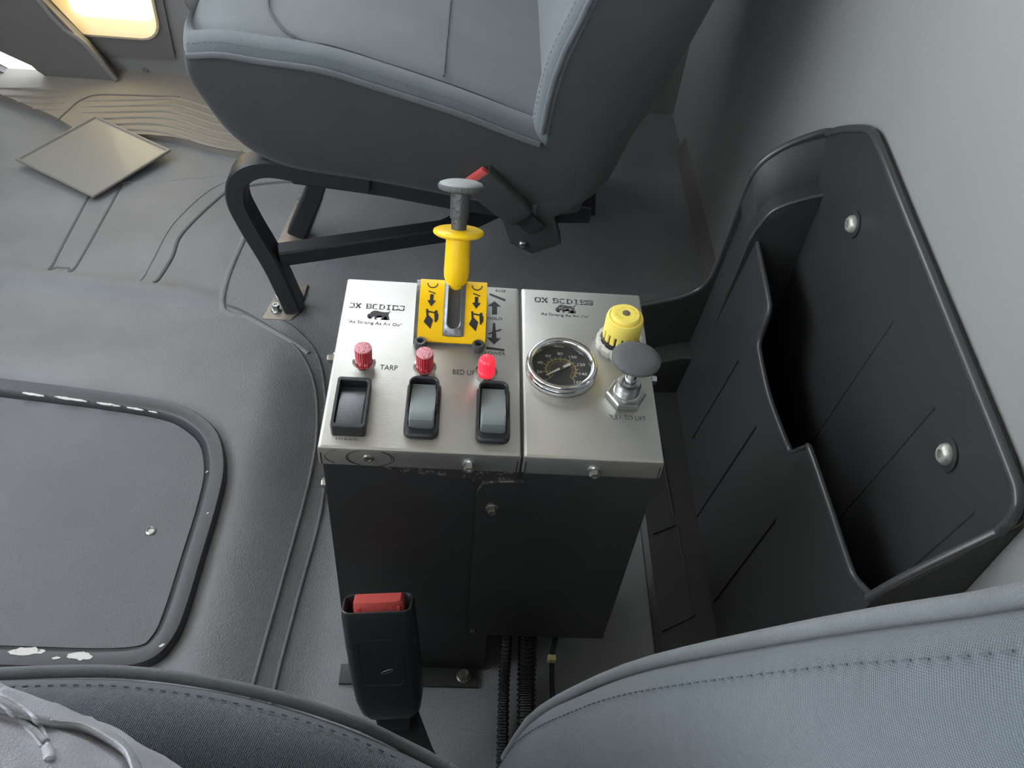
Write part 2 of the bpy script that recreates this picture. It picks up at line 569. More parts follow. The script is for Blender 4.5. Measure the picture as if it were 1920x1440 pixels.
# ---- ceiling and the window walls
ceil_ = obj('ceiling', box(-1.35, XW + 0.05, -0.60, 1.66, 1.50, 1.54), 'head')
struct(ceil_, 'grey headliner of the cab', 'ceiling')
bm = box(-1.45, -1.12, -0.60, 1.62, -0.3, 0.62)
wf = obj('wall_front', bm, 'doordark')
struct(wf, 'dark firewall and dashboard of the cab', 'wall')
bm = box(-1.30, -1.12, -0.60, 1.62, 1.38, 1.50)
for yy in (-0.60, 1.54):
    box(-1.30, -1.15, yy, yy + 0.07, 0.6, 1.4, bm=bm)
h_ = obj('trim_2', bm, 'doordark')
struct(h_, 'dark windshield surround of the cab', 'trim')
def sidewall(name, ya, yb, label):
    bm = box(-1.15, -0.98, ya, yb, 0.55, 1.5)
    box(0.02, XW, ya, yb, -0.02, 1.5, bm=bm)
    box(-0.98, 0.02, ya, yb, 1.32, 1.5, bm=bm)
    o = obj(name, bm, 'door')
    return struct(o, label, 'wall')
sidewall('wall_right', 1.53, 1.60, 'grey door frame wall on the passenger side')
sidewall('wall_left', -0.60, -0.55, 'grey door frame wall on the driver side')
o = obj('door_2', box(-1.12, 0.04, -0.60, -0.55, -0.02, 0.66), 'door')
struct(o, 'grey door beside the driver seat', 'door')

# ---- passenger door with low look-down window
bm = bmesh.new()
# panel made of slabs round the window opening x -0.735..-0.545, z 0.075..0.33
WX0, WX1, WZ0, WZ1 = -0.735, -0.552, 0.078, 0.36
DB = -0.02
for (a, b, c, d) in ((-0.765, WX0, DB, 0.115), (-0.99, WX0, 0.115, 0.66), (WX1, 0.04, DB, 0.66), (WX0, WX1, DB, WZ0), (WX0, WX1, WZ1, 0.66)):
    box(a, b, YD, YD + 0.04, c, d, bm=bm)
bmesh.ops.remove_doubles(bm, verts=bm.verts, dist=1e-5)
door = obj('door_1', bm, 'door')
struct(door, 'grey passenger door with a small low window', 'door')
# darker recessed surround (raised bezel) and cream gasket frame
outer = rrect((WX0 + WX1) / 2, (WZ0 + WZ1) / 2 - 0.004, WX1 - WX0 + 0.026, WZ1 - WZ0 + 0.060, 0.006)
inner = rrect((WX0 + WX1) / 2, (WZ0 + WZ1) / 2, WX1 - WX0 - 0.002, WZ1 - WZ0 - 0.002, 0.035)
def ring_y(outer, inner, ya, yb, name, m, parent):
    rings = [[(p[0], ya, p[1]) for p in outer], [(p[0], yb, p[1]) for p in outer], [(p[0], yb, p[1]) for p in inner], [(p[0], ya, p[1]) for p in inner]]
    return obj(name, loft(rings, True, False, False), m, parent, angle=30)
ring_y(outer, inner, YD + 0.002, YD - 0.006, 'window_surround', 'doordark', door)
inner2 = rrect((WX0 + WX1) / 2, (WZ0 + WZ1) / 2, WX1 - WX0 - 0.034, WZ1 - WZ0 - 0.034, 0.022)
rings = [[(p[0], YD + 0.03, p[1]) for p in inner], [(p[0], YD - 0.010, p[1]) for p in inner],
         [(a[0] * .75 + b[0] * .25, YD - 0.011, a[1] * .75 + b[1] * .25) for a, b in zip(inner, inner2)],
         [(p[0], YD + 0.018, p[1]) for p in inner2], [(p[0], YD + 0.03, p[1]) for p in inner2]]
wfm = obj('window_frame', loft(rings, True, False, False), 'cream', door, angle=50)
inner3 = rrect((WX0 + WX1) / 2, (WZ0 + WZ1) / 2, WX1 - WX0 - 0.030, WZ1 - WZ0 - 0.030, 0.022)
obj('window_pane', prism(inner3, 'y', YD + 0.024, YD + 0.028), 'tint', door)
hb = obj('screw', lathe([(0.006, 0), (0.006, 0.002), (0.003, 0.003)], (-0.60, YD, 0.015), (0, -1, 0), 16), 'doordark', door)
obj('door_knob', lathe([(0.016, 0), (0.016, 0.006), (0.010, 0.012), (0.006, 0.013)], (-0.486, YD, 0.152), (0, -1, 0), 24), 'doordark', door)
# speaker-like lower lip where the door meets the sill
obj('door_lip', tube([(-0.645, YD - 0.004, 0.002), (-0.60, YD - 0.004, -0.005), (-0.50, YD - 0.004, -0.012), (-0.3, YD - 0.004, -0.015)], 0.004, 6), 'doordark', door)

# ---- dark kick panel ahead of the door, with a slot that lets daylight in
kp = [(-1.12, 0.62), (-0.93, 0.62), (-0.742, 0.165), (-0.6807, 0.080), (-0.6422, 0.012), (-0.632, -0.01), (-0.768, 0.010), (-0.776, 0.024), (-0.786, 0.030), (-0.90, 0.092), (-0.915, 0.085), (-0.915, 0.055), (-0.81, -0.006), (-0.79, -0.015), (-1.12, -0.015)]
k1 = obj('wall_kick', prism(kp, 'y', 1.492, 1.51, bev=0.004), 'doordark', angle=30)
struct(k1, 'dark plastic kick panel ahead of the passenger door', 'wall')
obj('edge_bead', tube(smooth_path([(-0.93, 1.492, 0.62), (-0.742, 1.492, 0.165), (-0.6807, 1.492, 0.080), (-0.6422, 1.492, 0.014)], 5), 0.005, 8), 'door', k1)

# ---- sill with ribs
sp_ = [(-0.765, 1.60), (-0.765, 1.508), (-1.12, 1.508), (-1.12, 1.502), (-0.98, 1.495), (-0.95, 1.49), (-0.8155, 1.42), (-0.707, 1.367), (-0.672, 1.334), (-0.64, 1.322), (-0.58, 1.323), (-0.545, 1.332), (-0.50, 1.330), (-0.46, 1.316), (-0.41, 1.30), (-0.30, 1.29), (-0.12, 1.29), (-0.10, 1.31), (-0.10, 1.60)]
sill = obj('trim_3', prism(sp_, 'z', -0.03, 0.012, bev=0.003), 'sill', angle=30)
struct(sill, 'beige grey ribbed door sill tread', 'trim')
def rib(pts, r=0.0034):
    obj('rib', tube(smooth_path([(p[0], p[1], 0.0122) for p in pts], 4), r, 8, flat=0.8, rfun=lambda i, n=(len(pts) - 1) * 4: r * min(1.0, 0.35 + 0.4 * min(i, n - i))), 'sill', sill)
for a, b in (((-0.83, 1.441), (-0.712, 1.452)), ((-0.815, 1.418), (-0.711, 1.428)), ((-0.785, 1.401), (-0.706, 1.408)), ((-0.752, 1.383), (-0.704, 1.387))):
    rib([a, b])
for i in range(6):
    t = i / 5
    yb = 1.440 - 0.105 * t
    xa = -0.680 + 0.075 * t * t
    rib([(xa, yb - 0.022 + 0.012 * t), (-0.58, yb - 0.004 + 0.008 * t), (-0.53, yb + 0.006), (-0.49, yb - 0.004), (-0.44, yb - 0.025), (-0.38, yb - 0.038)])
obj('seam', tube(smooth_path([(-0.70, 1.352, 0.0125), (-0.693, 1.385, 0.0125), (-0.683, 1.418, 0.0125), (-0.66, 1.44, 0.0125), (-0.60, 1.447, 0.0125), (-0.52, 1.452, 0.0125)], 5), 0.0016, 6), 'doordark', sill)

# ---- yard outside
gr = obj('ground', box(-14, 12, -12, 16, -1.25, -1.2), 'ground')
struct(gr, 'pale sunlit yard outside the cab', 'ground')

# ================================================================== HATCH
hz = 0.05
hat = empty('floor_hatch', (-0.45, 0.55, hz), 'floor hatch with rubber infill and chipped black frame', 'hatch')
def offs_loop(pts, d):
    n = len(pts)
    out = []
    for i in range(n):
        a, b = Vector(pts[i - 1]), Vector(pts[(i + 1) % n])
        t = (b - a).normalized()
        out.append((pts[i][0] - t.y * d, pts[i][1] + t.x * d))
    return out
raw = [(-0.67, 0.7405), (-0.63, 0.7375), (-0.5512, 0.7279), (-0.42, 0.715), (-0.34, 0.703), (-0.300, 0.684), (-0.272, 0.655), (-0.256, 0.61), (-0.2528, 0.56), (-0.2545, 0.49), (-0.2565, 0.43), (-0.262, 0.398), (-0.279, 0.375), (-0.32, 0.366), (-0.42, 0.3652), (-0.56, 0.3655), (-0.64, 0.366), (-0.675, 0.375), (-0.698, 0.400), (-0.705, 0.44), (-0.71, 0.55), (-0.714, 0.66), (-0.711, 0.70), (-0.697, 0.73)]
lp = [(v.x, v.y) for v in smooth_path([(p[0], p[1], 0) for p in raw], 5, True)]
def L3(d, z):
    return [(p[0], p[1], z) for p in offs_loop(lp, -d)]
rings = [L3(0.0, hz - 0.006), L3(0.0005, hz + 0.006), L3(0.003, hz + 0.010), L3(0.0165, hz + 0.0105), L3(0.0195, hz + 0.009), L3(0.022, hz + 0.004), L3(0.026, hz - 0.002), L3(0.0262, hz - 0.008)]
hf = obj('frame', loft(rings, True, False, False), 'hframe', hat, angle=50)
bm = prism([(p[0], p[1]) for p in offs_loop(lp, -0.0255)], 'z', hz - 0.01, hz + 0.0025)
obj('infill_mat', bm, 'hatchmat', hat, angle=30)
sb = bmesh.new()
lathe([(0.0052, 0), (0.0052, 0.001), (0.0036, 0.0018), (0.0030, 0.0008), (0.001, 0.0008)], (-0.3185, 0.5246, hz + 0.0025), n=20, bm=sb)
obj('screw', sb, 'zinc', hat)
# bare metal chips where the paint has worn off the frame
def chip(cx, cy, z, L_, W_, ang, tilt=0.0):
    pts = []
    n = 22
    ca, sa = math.cos(ang), math.sin(ang)
    for i in range(n):
        a = 2 * PI * i / n
        k = 0.6 + 0.55 * random.random()
        u, v = L_ / 2 * math.cos(a) * (0.85 + 0.2 * random.random()), W_ / 2 * math.sin(a) * k
        pts.append((cx + u * ca - v * sa, cy + u * sa + v * ca))
    obj('paint_chip', prism(pts, 'z', z - 0.001, z + 0.0002), 'chip', hf)
for (cx, cy, L_, W_, a) in ((-0.500, 0.7015, 0.030, 0.004, -0.13), (-0.455, 0.697, 0.040, 0.004, -0.14), (-0.410, 0.6915, 0.030, 0.0035, -0.15), (-0.378, 0.687, 0.022, 0.003, -0.16), (-0.356, 0.6835, 0.012, 0.002, -0.2)):
    chip(cx, cy, hz + 0.0102, L_, W_, a)
for (cx, cy, L_, W_, a) in ((-0.395, 0.3815, 0.034, 0.009, 0.05), (-0.345, 0.3785, 0.024, 0.009, 0.0), (-0.366, 0.376, 0.008, 0.003, 0.1), (-0.272, 0.392, 0.006, 0.003, 0.6), (-0.275, 0.6, 0.004, 0.002, 1), (-0.262, 0.545, 0.003, 0.002, 1)):
    chip(cx, cy, hz + 0.0106, L_, W_, a)

# ================================================================== STORAGE BIN
bn = empty('storage_bin', (0.34, 0.58, 0.0), 'black moulded plastic storage pocket bolted to rear wall', 'storage bin')
# back panel against the wall with a rolled rim
bp = [(0.805, 0.418), (0.76, 0.4505), (0.745, 0.458), (0.7179, 0.4593), (0.6262, 0.4522), (0.5045, 0.4438), (0.371, 0.4343), (0.345, 0.430), (0.334, 0.418), (0.333, 0.40), (0.333, 0.02), (0.832, 0.02), (0.832, 0.395)]
obj('back_panel', prism(bp, 'x', 0.378, 0.387, bev=0.0015), 'black', bn, angle=30)
rimp = smooth_path([(0.379, 0.832, 0.398), (0.379, 0.80, 0.423), (0.379, 0.76, 0.449), (0.379, 0.742, 0.457), (0.379, 0.7179, 0.4588), (0.379, 0.6262, 0.4518), (0.379, 0.5045, 0.4434), (0.379, 0.371, 0.434), (0.379, 0.345, 0.4295), (0.378, 0.335, 0.418), (0.377, 0.334, 0.40)], 5)
obj('rim', tube(rimp, 0.0042, 10), 'rim', bn)
# far end wall
ew = [(0.386, 0.402), (0.372, 0.399), (0.345, 0.384), (0.329, 0.3696), (0.3175, 0.352), (0.312, 0.33), (0.3094, 0.2667), (0.3069, 0.2012), (0.302, 0.182), (0.2946, 0.1697), (0.280, 0.159), (0.2585, 0.1489), (0.17, 0.118), (0.17, 0.0), (0.386, 0.0)]
obj('end_wall', prism(ew, 'y', 0.829, 0.836, bev=0.001), 'black', bn, angle=30)
obj('rim', tube(smooth_path([(p[0], 0.832, p[1]) for p in ew[:13]], 4), 0.0035, 10), 'rim', bn)
# stepped foot of the end wall
obj('ledge', prism([(0.17, 0.0), (0.298, 0.0), (0.305, 0.082), (0.290, 0.078), (0.17, 0.035)], 'y', 0.800, 0.83, bev=0.003), 'black', bn, angle=30)
# pocket end shoulder (curved ledge)
lg = smooth_path([(0.3172, 0.0, 0.291), (0.3225, 0, 0.312), (0.3335, 0, 0.3335), (0.357, 0, 0.3475), (0.381, 0, 0.356)], 5)
lg = [(p.x, p.z) for p in lg] + [(0.381, 0.02), (0.300, 0.02)]
obj('pocket_shoulder', prism(lg, 'y', 0.782, 0.83, bev=0.004, seg=3), 'black', bn, angle=40)
lo_ = [(0.383, 0.803, 0.3565), (0.357, 0.803, 0.3480), (0.3335, 0.803, 0.3340), (0.3225, 0.803, 0.3125), (0.3165, 0.803, 0.285)]
hi_ = [(0.385, 0.8300, 0.400), (0.347, 0.8300, 0.383), (0.328, 0.8300, 0.367), (0.3165, 0.8300, 0.348), (0.3115, 0.8300, 0.310)]
lo_, hi_ = smooth_path(lo_, 5), smooth_path(hi_, 5)
obj('end_wall_flare', loft([[tuple(a - Vector((0, 0, 0.004))), tuple(a), tuple(b), tuple(b - Vector((0, 0, 0.006)))] for a, b in zip(lo_, hi_)]), 'black', bn, angle=60)
obj('shoulder_rim', tube(smooth_path([(0.3172, 0.7835, 0.2895), (0.3225, 0.7835, 0.3105), (0.3335, 0.7835, 0.332), (0.357, 0.7835, 0.346), (0.379, 0.7835, 0.3545)], 5), 0.0022, 8), 'rim', bn)
# pocket front wall: leaning sheet with a wavy top edge
K = 0.10
tops = [(0.836, 0.262), (0.83, 0.275), (0.804, 0.288), (0.746, 0.283), (0.700, 0.2775), (0.689, 0.274), (0.682, 0.262), (0.674, 0.239), (0.655, 0.233), (0.603, 0.230), (0.545, 0.237), (0.528, 0.2405), (0.5195, 0.244), (0.507, 0.268), (0.499, 0.2735), (0.435, 0.278), (0.380, 0.281), (0.362, 0.284), (0.342, 0.296), (0.336, 0.300)]
rings = []
for (y, zt) in tops:
    r_ = []
    for (t, off) in ((0, 0.0), (0.33, 0.0), (0.66, 0), (0.98, 0.0), (1.0, 0.0012), (1.0, 0.0042), (0.98, 0.0055), (0.66, 0.0055), (0.33, 0.0055), (0, 0.0055)):
        z = zt * t
        r_.append((0.295 + K * z + off, y, z))
    rings.append(r_)
obj('pocket_wall', loft(rings), 'black', bn, angle=50)
obj('rim', tube(smooth_path([(0.2975 + K * z, y, z) for y, z in tops[2:]], 4), 0.0031, 10), 'rim', bn)
# moulded diagonal ribs on pocket wall and back panel
for (ya, za, yb, zb) in ((0.699, 0.04, 0.690, 0.191), (0.600, 0.003, 0.591, 0.195), (0.483, 0.02, 0.479, 0.19)):
    obj('moulded_line', tube([(0.2945 + K * za, ya, za), (0.2945 + K * zb, yb, zb)], 0.0013, 6), 'black', bn)
for (ya, za, yb, zb) in ((0.589, 0.15, 0.5625, 0.381), (0.489, 0.15, 0.4575, 0.387), (0.3867, 0.2, 0.3622, 0.382)):
    obj('moulded_line', tube([(0.3782, ya, za), (0.3782, yb, zb)], 0.0012, 6), 'black', bn)
# near end wall
ne = [(0.387, 0.418), (0.383, 0.405), (0.3588, 0.3662), (0.3378, 0.331), (0.3231, 0.300), (0.315, 0.20), (0.300, 0.02), (0.387, 0.02)]
obj('end_wall', prism(ne, 'y', 0.331, 0.338, bev=0.001), 'black', bn, angle=30)
obj('rim', tube(smooth_path([(p[0], 0.3355, p[1]) for p in ne[:5]], 4), 0.0042, 10), 'rim', bn)
# base flange on the floor with embossed outlines
obj('base_flange', prism([(0.228, 0.0), (0.297, 0.0), (0.297, 0.012), (0.234, 0.010), (0.228, 0.006)], 'y', 0.335, 0.82), 'black', bn, angle=30)
for a, b in (((0.262, 0.79), (0.268, 0.60)), ((0.240, 0.574), (0.270, 0.588)), ((0.270, 0.588), (0.275, 0.47)), ((0.236, 0.45), (0.275, 0.47))):
    obj('moulded_line', tube([(a[0], a[1], 0.0115), (b[0], b[1], 0.0115)], 0.0012, 6), 'black', bn)
# wall bolts
for (y, z) in ((0.6952, 0.3839), (0.4158, 0.3805)):
    bo = obj('bolt', lathe([(0.0088, 0), (0.0088, 0.002), (0.0080, 0.0045), (0.0060, 0.0064), (0.0044, 0.0068), (0.0038, 0.0067), (0.0036, 0.0035), (0.001, 0.0035)], (0.377, y, z), (-1, 0, 0), 24), 'boltmatte', bn, angle=30)
    obj('socket', lathe([(0.0036, 0.0), (0.0036, 0.0034), (0.003, 0.0036)], (0.377, y, z), (-1, 0, 0), 6), 'ink', bo)
    obj('washer', lathe([(0.0135, 0), (0.0135, 0.0012), (0.012, 0.0016), (0.007, 0.0016)], (0.3775, y, z), (-1, 0, 0), 28), 'black', bo)

# ================================================================== CONTROL CONSOLE
ZP = 0.372
YF, YB = 0.4017, 0.5885
con = empty('control_box', (-0.0245, 0.495, 0.0), 'wider control box with dump lever, three switches and red indicator lamps', 'control box')
con2 = empty('control_box', (0.1048, 0.495, 0.0), 'narrower control box with round pressure gauge and yellow knob', 'control box')

def plate(xa, xb, parent):
    # folded stainless lid: top sheet and four short flanges, rounded folds
    bm = bmesh.new()
    t = 0.0016
    f = 0.0195
    rings = []
    for (ins, z) in ((0.0, ZP - f), (0.0, ZP - 0.0026), (0.0007, ZP - 0.0009), (0.0024, ZP)):
        rings.append(rrect((xa + xb) / 2, (YF + YB) / 2, xb - xa - 2 * ins, YB - YF - 2 * ins, 0.0012, 2))
        rings[-1] = [(p[0], p[1], z) for p in rings[-1]]
    bm = loft(rings, True, False, True)
    inn = [(p[0], p[1], ZP - f) for p in rrect((xa + xb) / 2, (YF + YB) / 2, xb - xa - 2 * t, YB - YF - 2 * t, 0.0006, 2)]
    inn2 = [(p[0], p[1], ZP - 0.003) for p in inn]
    loft([[(p[0], p[1], p[2]) for p in rings[0]], inn, inn2], True, False, True, bm)
    bmesh.ops.remove_doubles(bm, verts=bm.verts, dist=1e-6)
    return obj('top_plate', bm, 'steel', parent, angle=35)

lidL = plate(-0.0994, 0.0502, con)
lidR = plate(0.0520, 0.1580, con2)
# corner notches at the folded corners (dark saw cuts)
for (x, par) in ((0.0480, lidL), (0.0543, lidR), (-0.0972, lidL), (0.1558, lidR)):
    obj('corner_cut', box(x - 0.0004, x + 0.0004, YF - 0.0002, YF + 0.0012, ZP - 0.0196, ZP - 0.006), 'ink', par)

# left body: sheet steel box standing on the floor
bm = box(-0.0972, 0.0425, 0.4034, 0.584, 0.002, ZP - 0.004, bev=0.0012)
obj('body', bm, 'bodyblack', con, angle=30)
# chipped strip where the paint has worn under the lid edge
wp = [(-0.055, 0.3525), (0.050, 0.3525), (0.050, 0.341), (0.030, 0.3405), (0.022, 0.333), (0.010, 0.341), (-0.02, 0.3435), (-0.045, 0.346)]
obj('worn_edge', prism(wp, 'y', 0.4028, 0.4036), 'wornblack', con)
# right body, shorter, its front sheet lapping over the left body
obj('body', box(0.0445, 0.1556, 0.4040, 0.584, 0.086, ZP - 0.004, bev=0.0012), 'bodyblack', con2, angle=30)
lapp = [(0.1556, 0.3525), (0.0545, 0.3525), (0.0545, 0.3426)] + [(v.x, v.y) for v in smooth_path([(0.0545, 0.3426, 0), (0.0296, 0.3395, 0), (0.0225, 0.334, 0), (0.0200, 0.325, 0), (0.0199, 0.3115, 0)], 4)][1:] + [(0.0212, 0.2144), (0.0235, 0.086), (0.1556, 0.086)]
obj('front_sheet', prism(lapp, 'y', 0.4012, 0.4030, bev=0.0003, seg=1), 'bodyblack', con2, angle=30)
obj('worn_edge', tube(smooth_path([(0.0545, 0.4011, 0.3422), (0.0296, 0.4011, 0.3391), (0.0228, 0.4011, 0.334), (0.0205, 0.4011, 0.326)], 4), 0.0008, 6), 'wornblack', con2)
hexbolt('screw', (0.0329, 0.4012, 0.3055), (0, -1, 0), 0.0038, 0.006, con2)
hexbolt('screw', (0.0282, 0.4034, 0.095), (0, -1, 0), 0.0032, 0.005, con2, 'wornblack')
# lid screws
def recessed(c, parent):
    bm = lathe([(0.0042, 0), (0.0040, 0.0008), (0.0032, 0.0016), (0.0024, 0.0016), (0.0020, 0.0004), (0.0008, 0.0012)], c, (0, -1, 0), 20)
    obj('screw', bm, 'dullbolt', parent)
recessed((-0.0625, YF, 0.3618), con)
hexbolt('screw', (0.0122, YF, 0.3605), (0, -1, 0), 0.0040, 0.0065, con, 'zinc')
hexbolt('screw', (0.1062, YF, 0.3595), (0, -1, 0), 0.0040, 0.0065, con2, 'zinc')
hexbolt('screw', (-0.0994, 0.5024, 0.360), (-1, 0, 0), 0.0042, 0.0065, con, 'zinc')
hexbolt('screw', (-0.0972, 0.42, 0.3022), (-1, 0, 0), 0.0042, 0.0065, con, 'zinc')
hexbolt('screw', (0.1580, 0.4974, 0.360), (1, 0, 0), 0.0042, 0.0065, con2, 'zinc')
# pen circle drawn round the left lid screw
bm = bmesh.new()
for (cx, r, a0, a1) in ((-0.0625, 0.0165, 0.62, 1.38), (-0.0625, 0.0155, 0.62, 1.36), (-0.0600, 0.0165, -0.38, 0.36), (-0.0608, 0.0155, -0.36, 0.30), (-0.0780, 0.0165, 0.65, 1.30)):
    pts = [(cx + r * math.cos(PI * (a0 + (a1 - a0) * i / 10)), YF - 0.0002, 0.3618 + 0.0095 * math.sin(PI * (a0 + (a1 - a0) * i / 10))) for i in range(11)]
    tube(pts, 0.00022, 4, bm)
obj('pen_mark', bm, 'ink', lidL)
# foot tab on the floor
ft = obj('foot_tab', box(-0.105, 0.0375, 0.384, 0.405, 0.0, 0.004, bev=0.0006), 'bodyblack', con)
hexbolt('bolt', (0.0228, 0.395, 0.004), (0, 0, 1), 0.0058, 0.008, ft, 'dullbolt')

# ---- indicator lamps
for i, (x, y, lit) in enumerate(((-0.0738, 0.4838, 0), (-0.026, 0.4819, 0), (0.0227, 0.4801, 1))):
    e = empty('indicator_lamp', (0, 0, 0), '', '')
    for k in ('label', 'category'):
        del e[k]
    e.parent = con
    e.matrix_parent_inverse = Matrix.Translation(-Vector(con.location))
    e['label'] = 'red indicator lamp, glowing' if lit else 'red indicator lamp, unlit'
    obj('collar', lathe([(0.0078, 0), (0.0078, 0.0035), (0.0090, 0.0040), (0.0094, 0.0052), (0.0090, 0.0064), (0.0072, 0.0066), (0.0070, 0.0050)], (x, y, ZP), n=32), 'chrome', e)
    if lit:
        obj('lens', lathe([(0.0068, 0.005), (0.0068, 0.0165), (0.0062, 0.0195), (0.0048, 0.0212), (0.002, 0.0218)], (x, y, ZP), n=48, ribs=1, rib_amp=0.05), 'redlit', e, angle=15)
    else:
        obj('lens', lathe([(0.0068, 0.005), (0.0068, 0.0212)], (x, y, ZP), n=48, ribs=1, rib_amp=0.05), 'redlens', e, angle=15)
        obj('lens_top', lathe([(0.0066, 0.0210), (0.0066, 0.0218), (0.006, 0.0221)], (x, y, ZP), n=32), 'redtop', e)

def part_empty(name, parent, label=None):
    e = bpy.data.objects.new(name, None)
    COL.objects.link(e)
    e.empty_display_size = 0.01
    e.parent = parent
    e.matrix_parent_inverse = Matrix.Translation(-Vector(parent.location))
    if label:
        e['label'] = label
    return e

# ---- rocker switches
def rocker_profile(prof, xa, xb, name, m, parent, bev=0.0012):
    obj(name, prism(prof, 'x', xa, xb, bev=bev, seg=3), m, parent, angle=40)
# black boxed one
r1 = part_empty('rocker_switch', con, 'black rocker switch in square bezel')
cx, cy = -0.0782, 0.4382
obj('bezel', ring_prism(rrect(cx, cy, 0.0255, 0.0500, 0.0025), rrect(cx, cy, 0.0205, 0.0430, 0.0018), ZP, ZP + 0.0110, ZP), 'rubberblack', r1, angle=35)
rocker_profile([(cy - 0.0210, ZP + 0.002), (cy - 0.0210, ZP + 0.0092), (cy + 0.002, ZP + 0.0085), (cy + 0.0205, ZP + 0.0040), (cy + 0.0205, ZP + 0.002)], cx - 0.0098, cx + 0.0098, 'rocker', 'rockerblack', r1, 0.0006)
# two grey ones with horseshoe guards
for (cx, cy) in ((-0.0249, 0.4408), (0.0286, 0.4395)):
    r2 = part_empty('rocker_switch', con, 'grey rocker switch with raised horseshoe guard')
    o1 = rrect(cx, cy, 0.0262, 0.0545, 0.0062)
    i1 = rrect(cx, cy + 0.001, 0.0196, 0.0420, 0.0045)
    obj('bezel', ring_prism(o1, i1, ZP, ZP + 0.0048, ZP, 0.0014), 'rubberblack', r2, angle=40)
    # horseshoe guard round the far half, falling to the bezel at the middle
    oo = rrect(cx, cy + 0.0005, 0.0232, 0.0500, 0.0065, 6)
    ii = rrect(cx, cy + 0.001, 0.0200, 0.0438, 0.0050, 6)
    n7 = 7
    idx = list(range(28 - n7 + 3, 28)) + list(range(0, 14 + 4))
    pl = []
    # order from right-middle over the far end to left-middle
    right = [(cx + 0.0116, cy - 0.006), (cx + 0.0116, cy - 0.001), (cx + 0.0116, cy + 0.004)]
    rightI = [(cx + 0.0100, cy - 0.006), (cx + 0.0100, cy - 0.001), (cx + 0.0100, cy + 0.004)]
    arcO, arcI = oo[0:14], ii[0:14]
    left = [(2 * cx - p[0], p[1]) for p in right[::-1]]
    leftI = [(2 * cx - p[0], p[1]) for p in rightI[::-1]]
    O_ = right + arcO + left
    I_ = rightI + arcI + leftI
    H = [0.0050, 0.0075, 0.0112] + [0.0128] * 14 + [0.0112, 0.0075, 0.0050]
    rings = []
    for p, q, hgt in zip(O_, I_, H):
        mx_, my_ = (p[0] + q[0]) / 2, (p[1] + q[1]) / 2
        rings.append([(p[0], p[1], ZP + 0.003), (p[0], p[1], ZP + hgt - 0.0006), (mx_ * .5 + p[0] * .5, my_ * .5 + p[1] * .5, ZP + hgt), (mx_ * .5 + q[0] * .5, my_ * .5 + q[1] * .5, ZP + hgt), (q[0], q[1], ZP + hgt - 0.0006), (q[0], q[1], ZP + 0.003)])
    obj('guard', loft(rings), 'rubberblack', r2, angle=40)
    c2 = cy + 0.001
    rocker_profile([(c2 - 0.0205, ZP + 0.002), (c2 - 0.0208, ZP + 0.0085), (c2 - 0.0195, ZP + 0.0120), (c2 - 0.0165, ZP + 0.0132), (c2 - 0.010, ZP + 0.0122), (c2 - 0.004, ZP + 0.0104), (c2 + 0.001, ZP + 0.0090), (c2 + 0.008, ZP + 0.0078), (c2 + 0.015, ZP + 0.0078), (c2 + 0.0195, ZP + 0.0080), (c2 + 0.0205, ZP + 0.0068), (c2 + 0.0205, ZP + 0.002)], cx - 0.0094, cx + 0.0094, 'rocker', 'rockergrey', r2, 0.0014)

# ---- lever quadrant
qd = part_empty('lever_quadrant', con, 'curved yellow quadrant plate with slotted grey rail')
QX0, QX1 = -0.0372, 0.0215
def qz(y):
    t = (y - 0.5125) / (0.562 - 0.5125)
    return ZP + 0.0035 + 0.0195 * math.sin(min(1.15, max(0, t)) * PI / 2 * 0.95) ** 1.0
ys = [0.5125 + (0.566 - 0.5125) * i / 14 for i in range(15)]
side = [(y, qz(y)) for y in ys]
obj('housing', prism([(0.5125, ZP)] + [(y, z - 0.0008) for y, z in side] + [(0.574, ZP + 0.012), (0.576, ZP)], 'x', QX0, QX1), 'castgrey', qd, angle=30)
def decal(xa, xb):
    rings = [[(xa, y, z + 0.0004), (xb, y, z + 0.0004), (xb, y, z - 0.0006), (xa, y, z - 0.0006)] for y, z in side]
    return obj('yellow_plate', loft(rings), 'decal', qd, angle=30)
decal(QX0 + 0.0030, -0.0140)
decal(0.0036, QX1 - 0.0002)
rings = [[(-0.0142, y, z + 0.0003), (0.0038, y, z + 0.0003), (0.0038, y, z - 0.0007), (-0.0142, y, z - 0.0007)] for y, z in side[:3]]
obj('yellow_plate', loft(rings), 'decal', qd, angle=30)
# rail: U-shaped raised rim with a recessed dark slot
cxr = -0.0052
railO, railI = [], []
hw, iw = 0.0086, 0.0050
def U(hw, y0):
    out = [(cxr + hw, 0.566), (cxr + hw, 0.553), (cxr + hw, 0.540), (cxr + hw, 0.528)]
    for i in range(7):
        a = -PI / 2 * 0 - PI * i / 6
        out.append((cxr + hw * math.cos(a), y0 + hw * math.sin(a) * 0.9))
    out += [(cxr - hw, 0.528), (cxr - hw, 0.540), (cxr - hw, 0.553), (cxr - hw, 0.566)]
    return out
uo = [(cxr + hw, 0.566), (cxr + hw, 0.553), (cxr + hw, 0.540), (cxr + hw, 0.528), (cxr + hw, 0.5175), (cxr + hw, 0.5172), (cxr + hw * .6, 0.5165), (cxr, 0.5165), (cxr - hw * .6, 0.5165), (cxr - hw, 0.5172), (cxr - hw, 0.5175), (cxr - hw, 0.528), (cxr - hw, 0.540), (cxr - hw, 0.553), (cxr - hw, 0.566)]
ui = U(iw, 0.5255)
rings = []
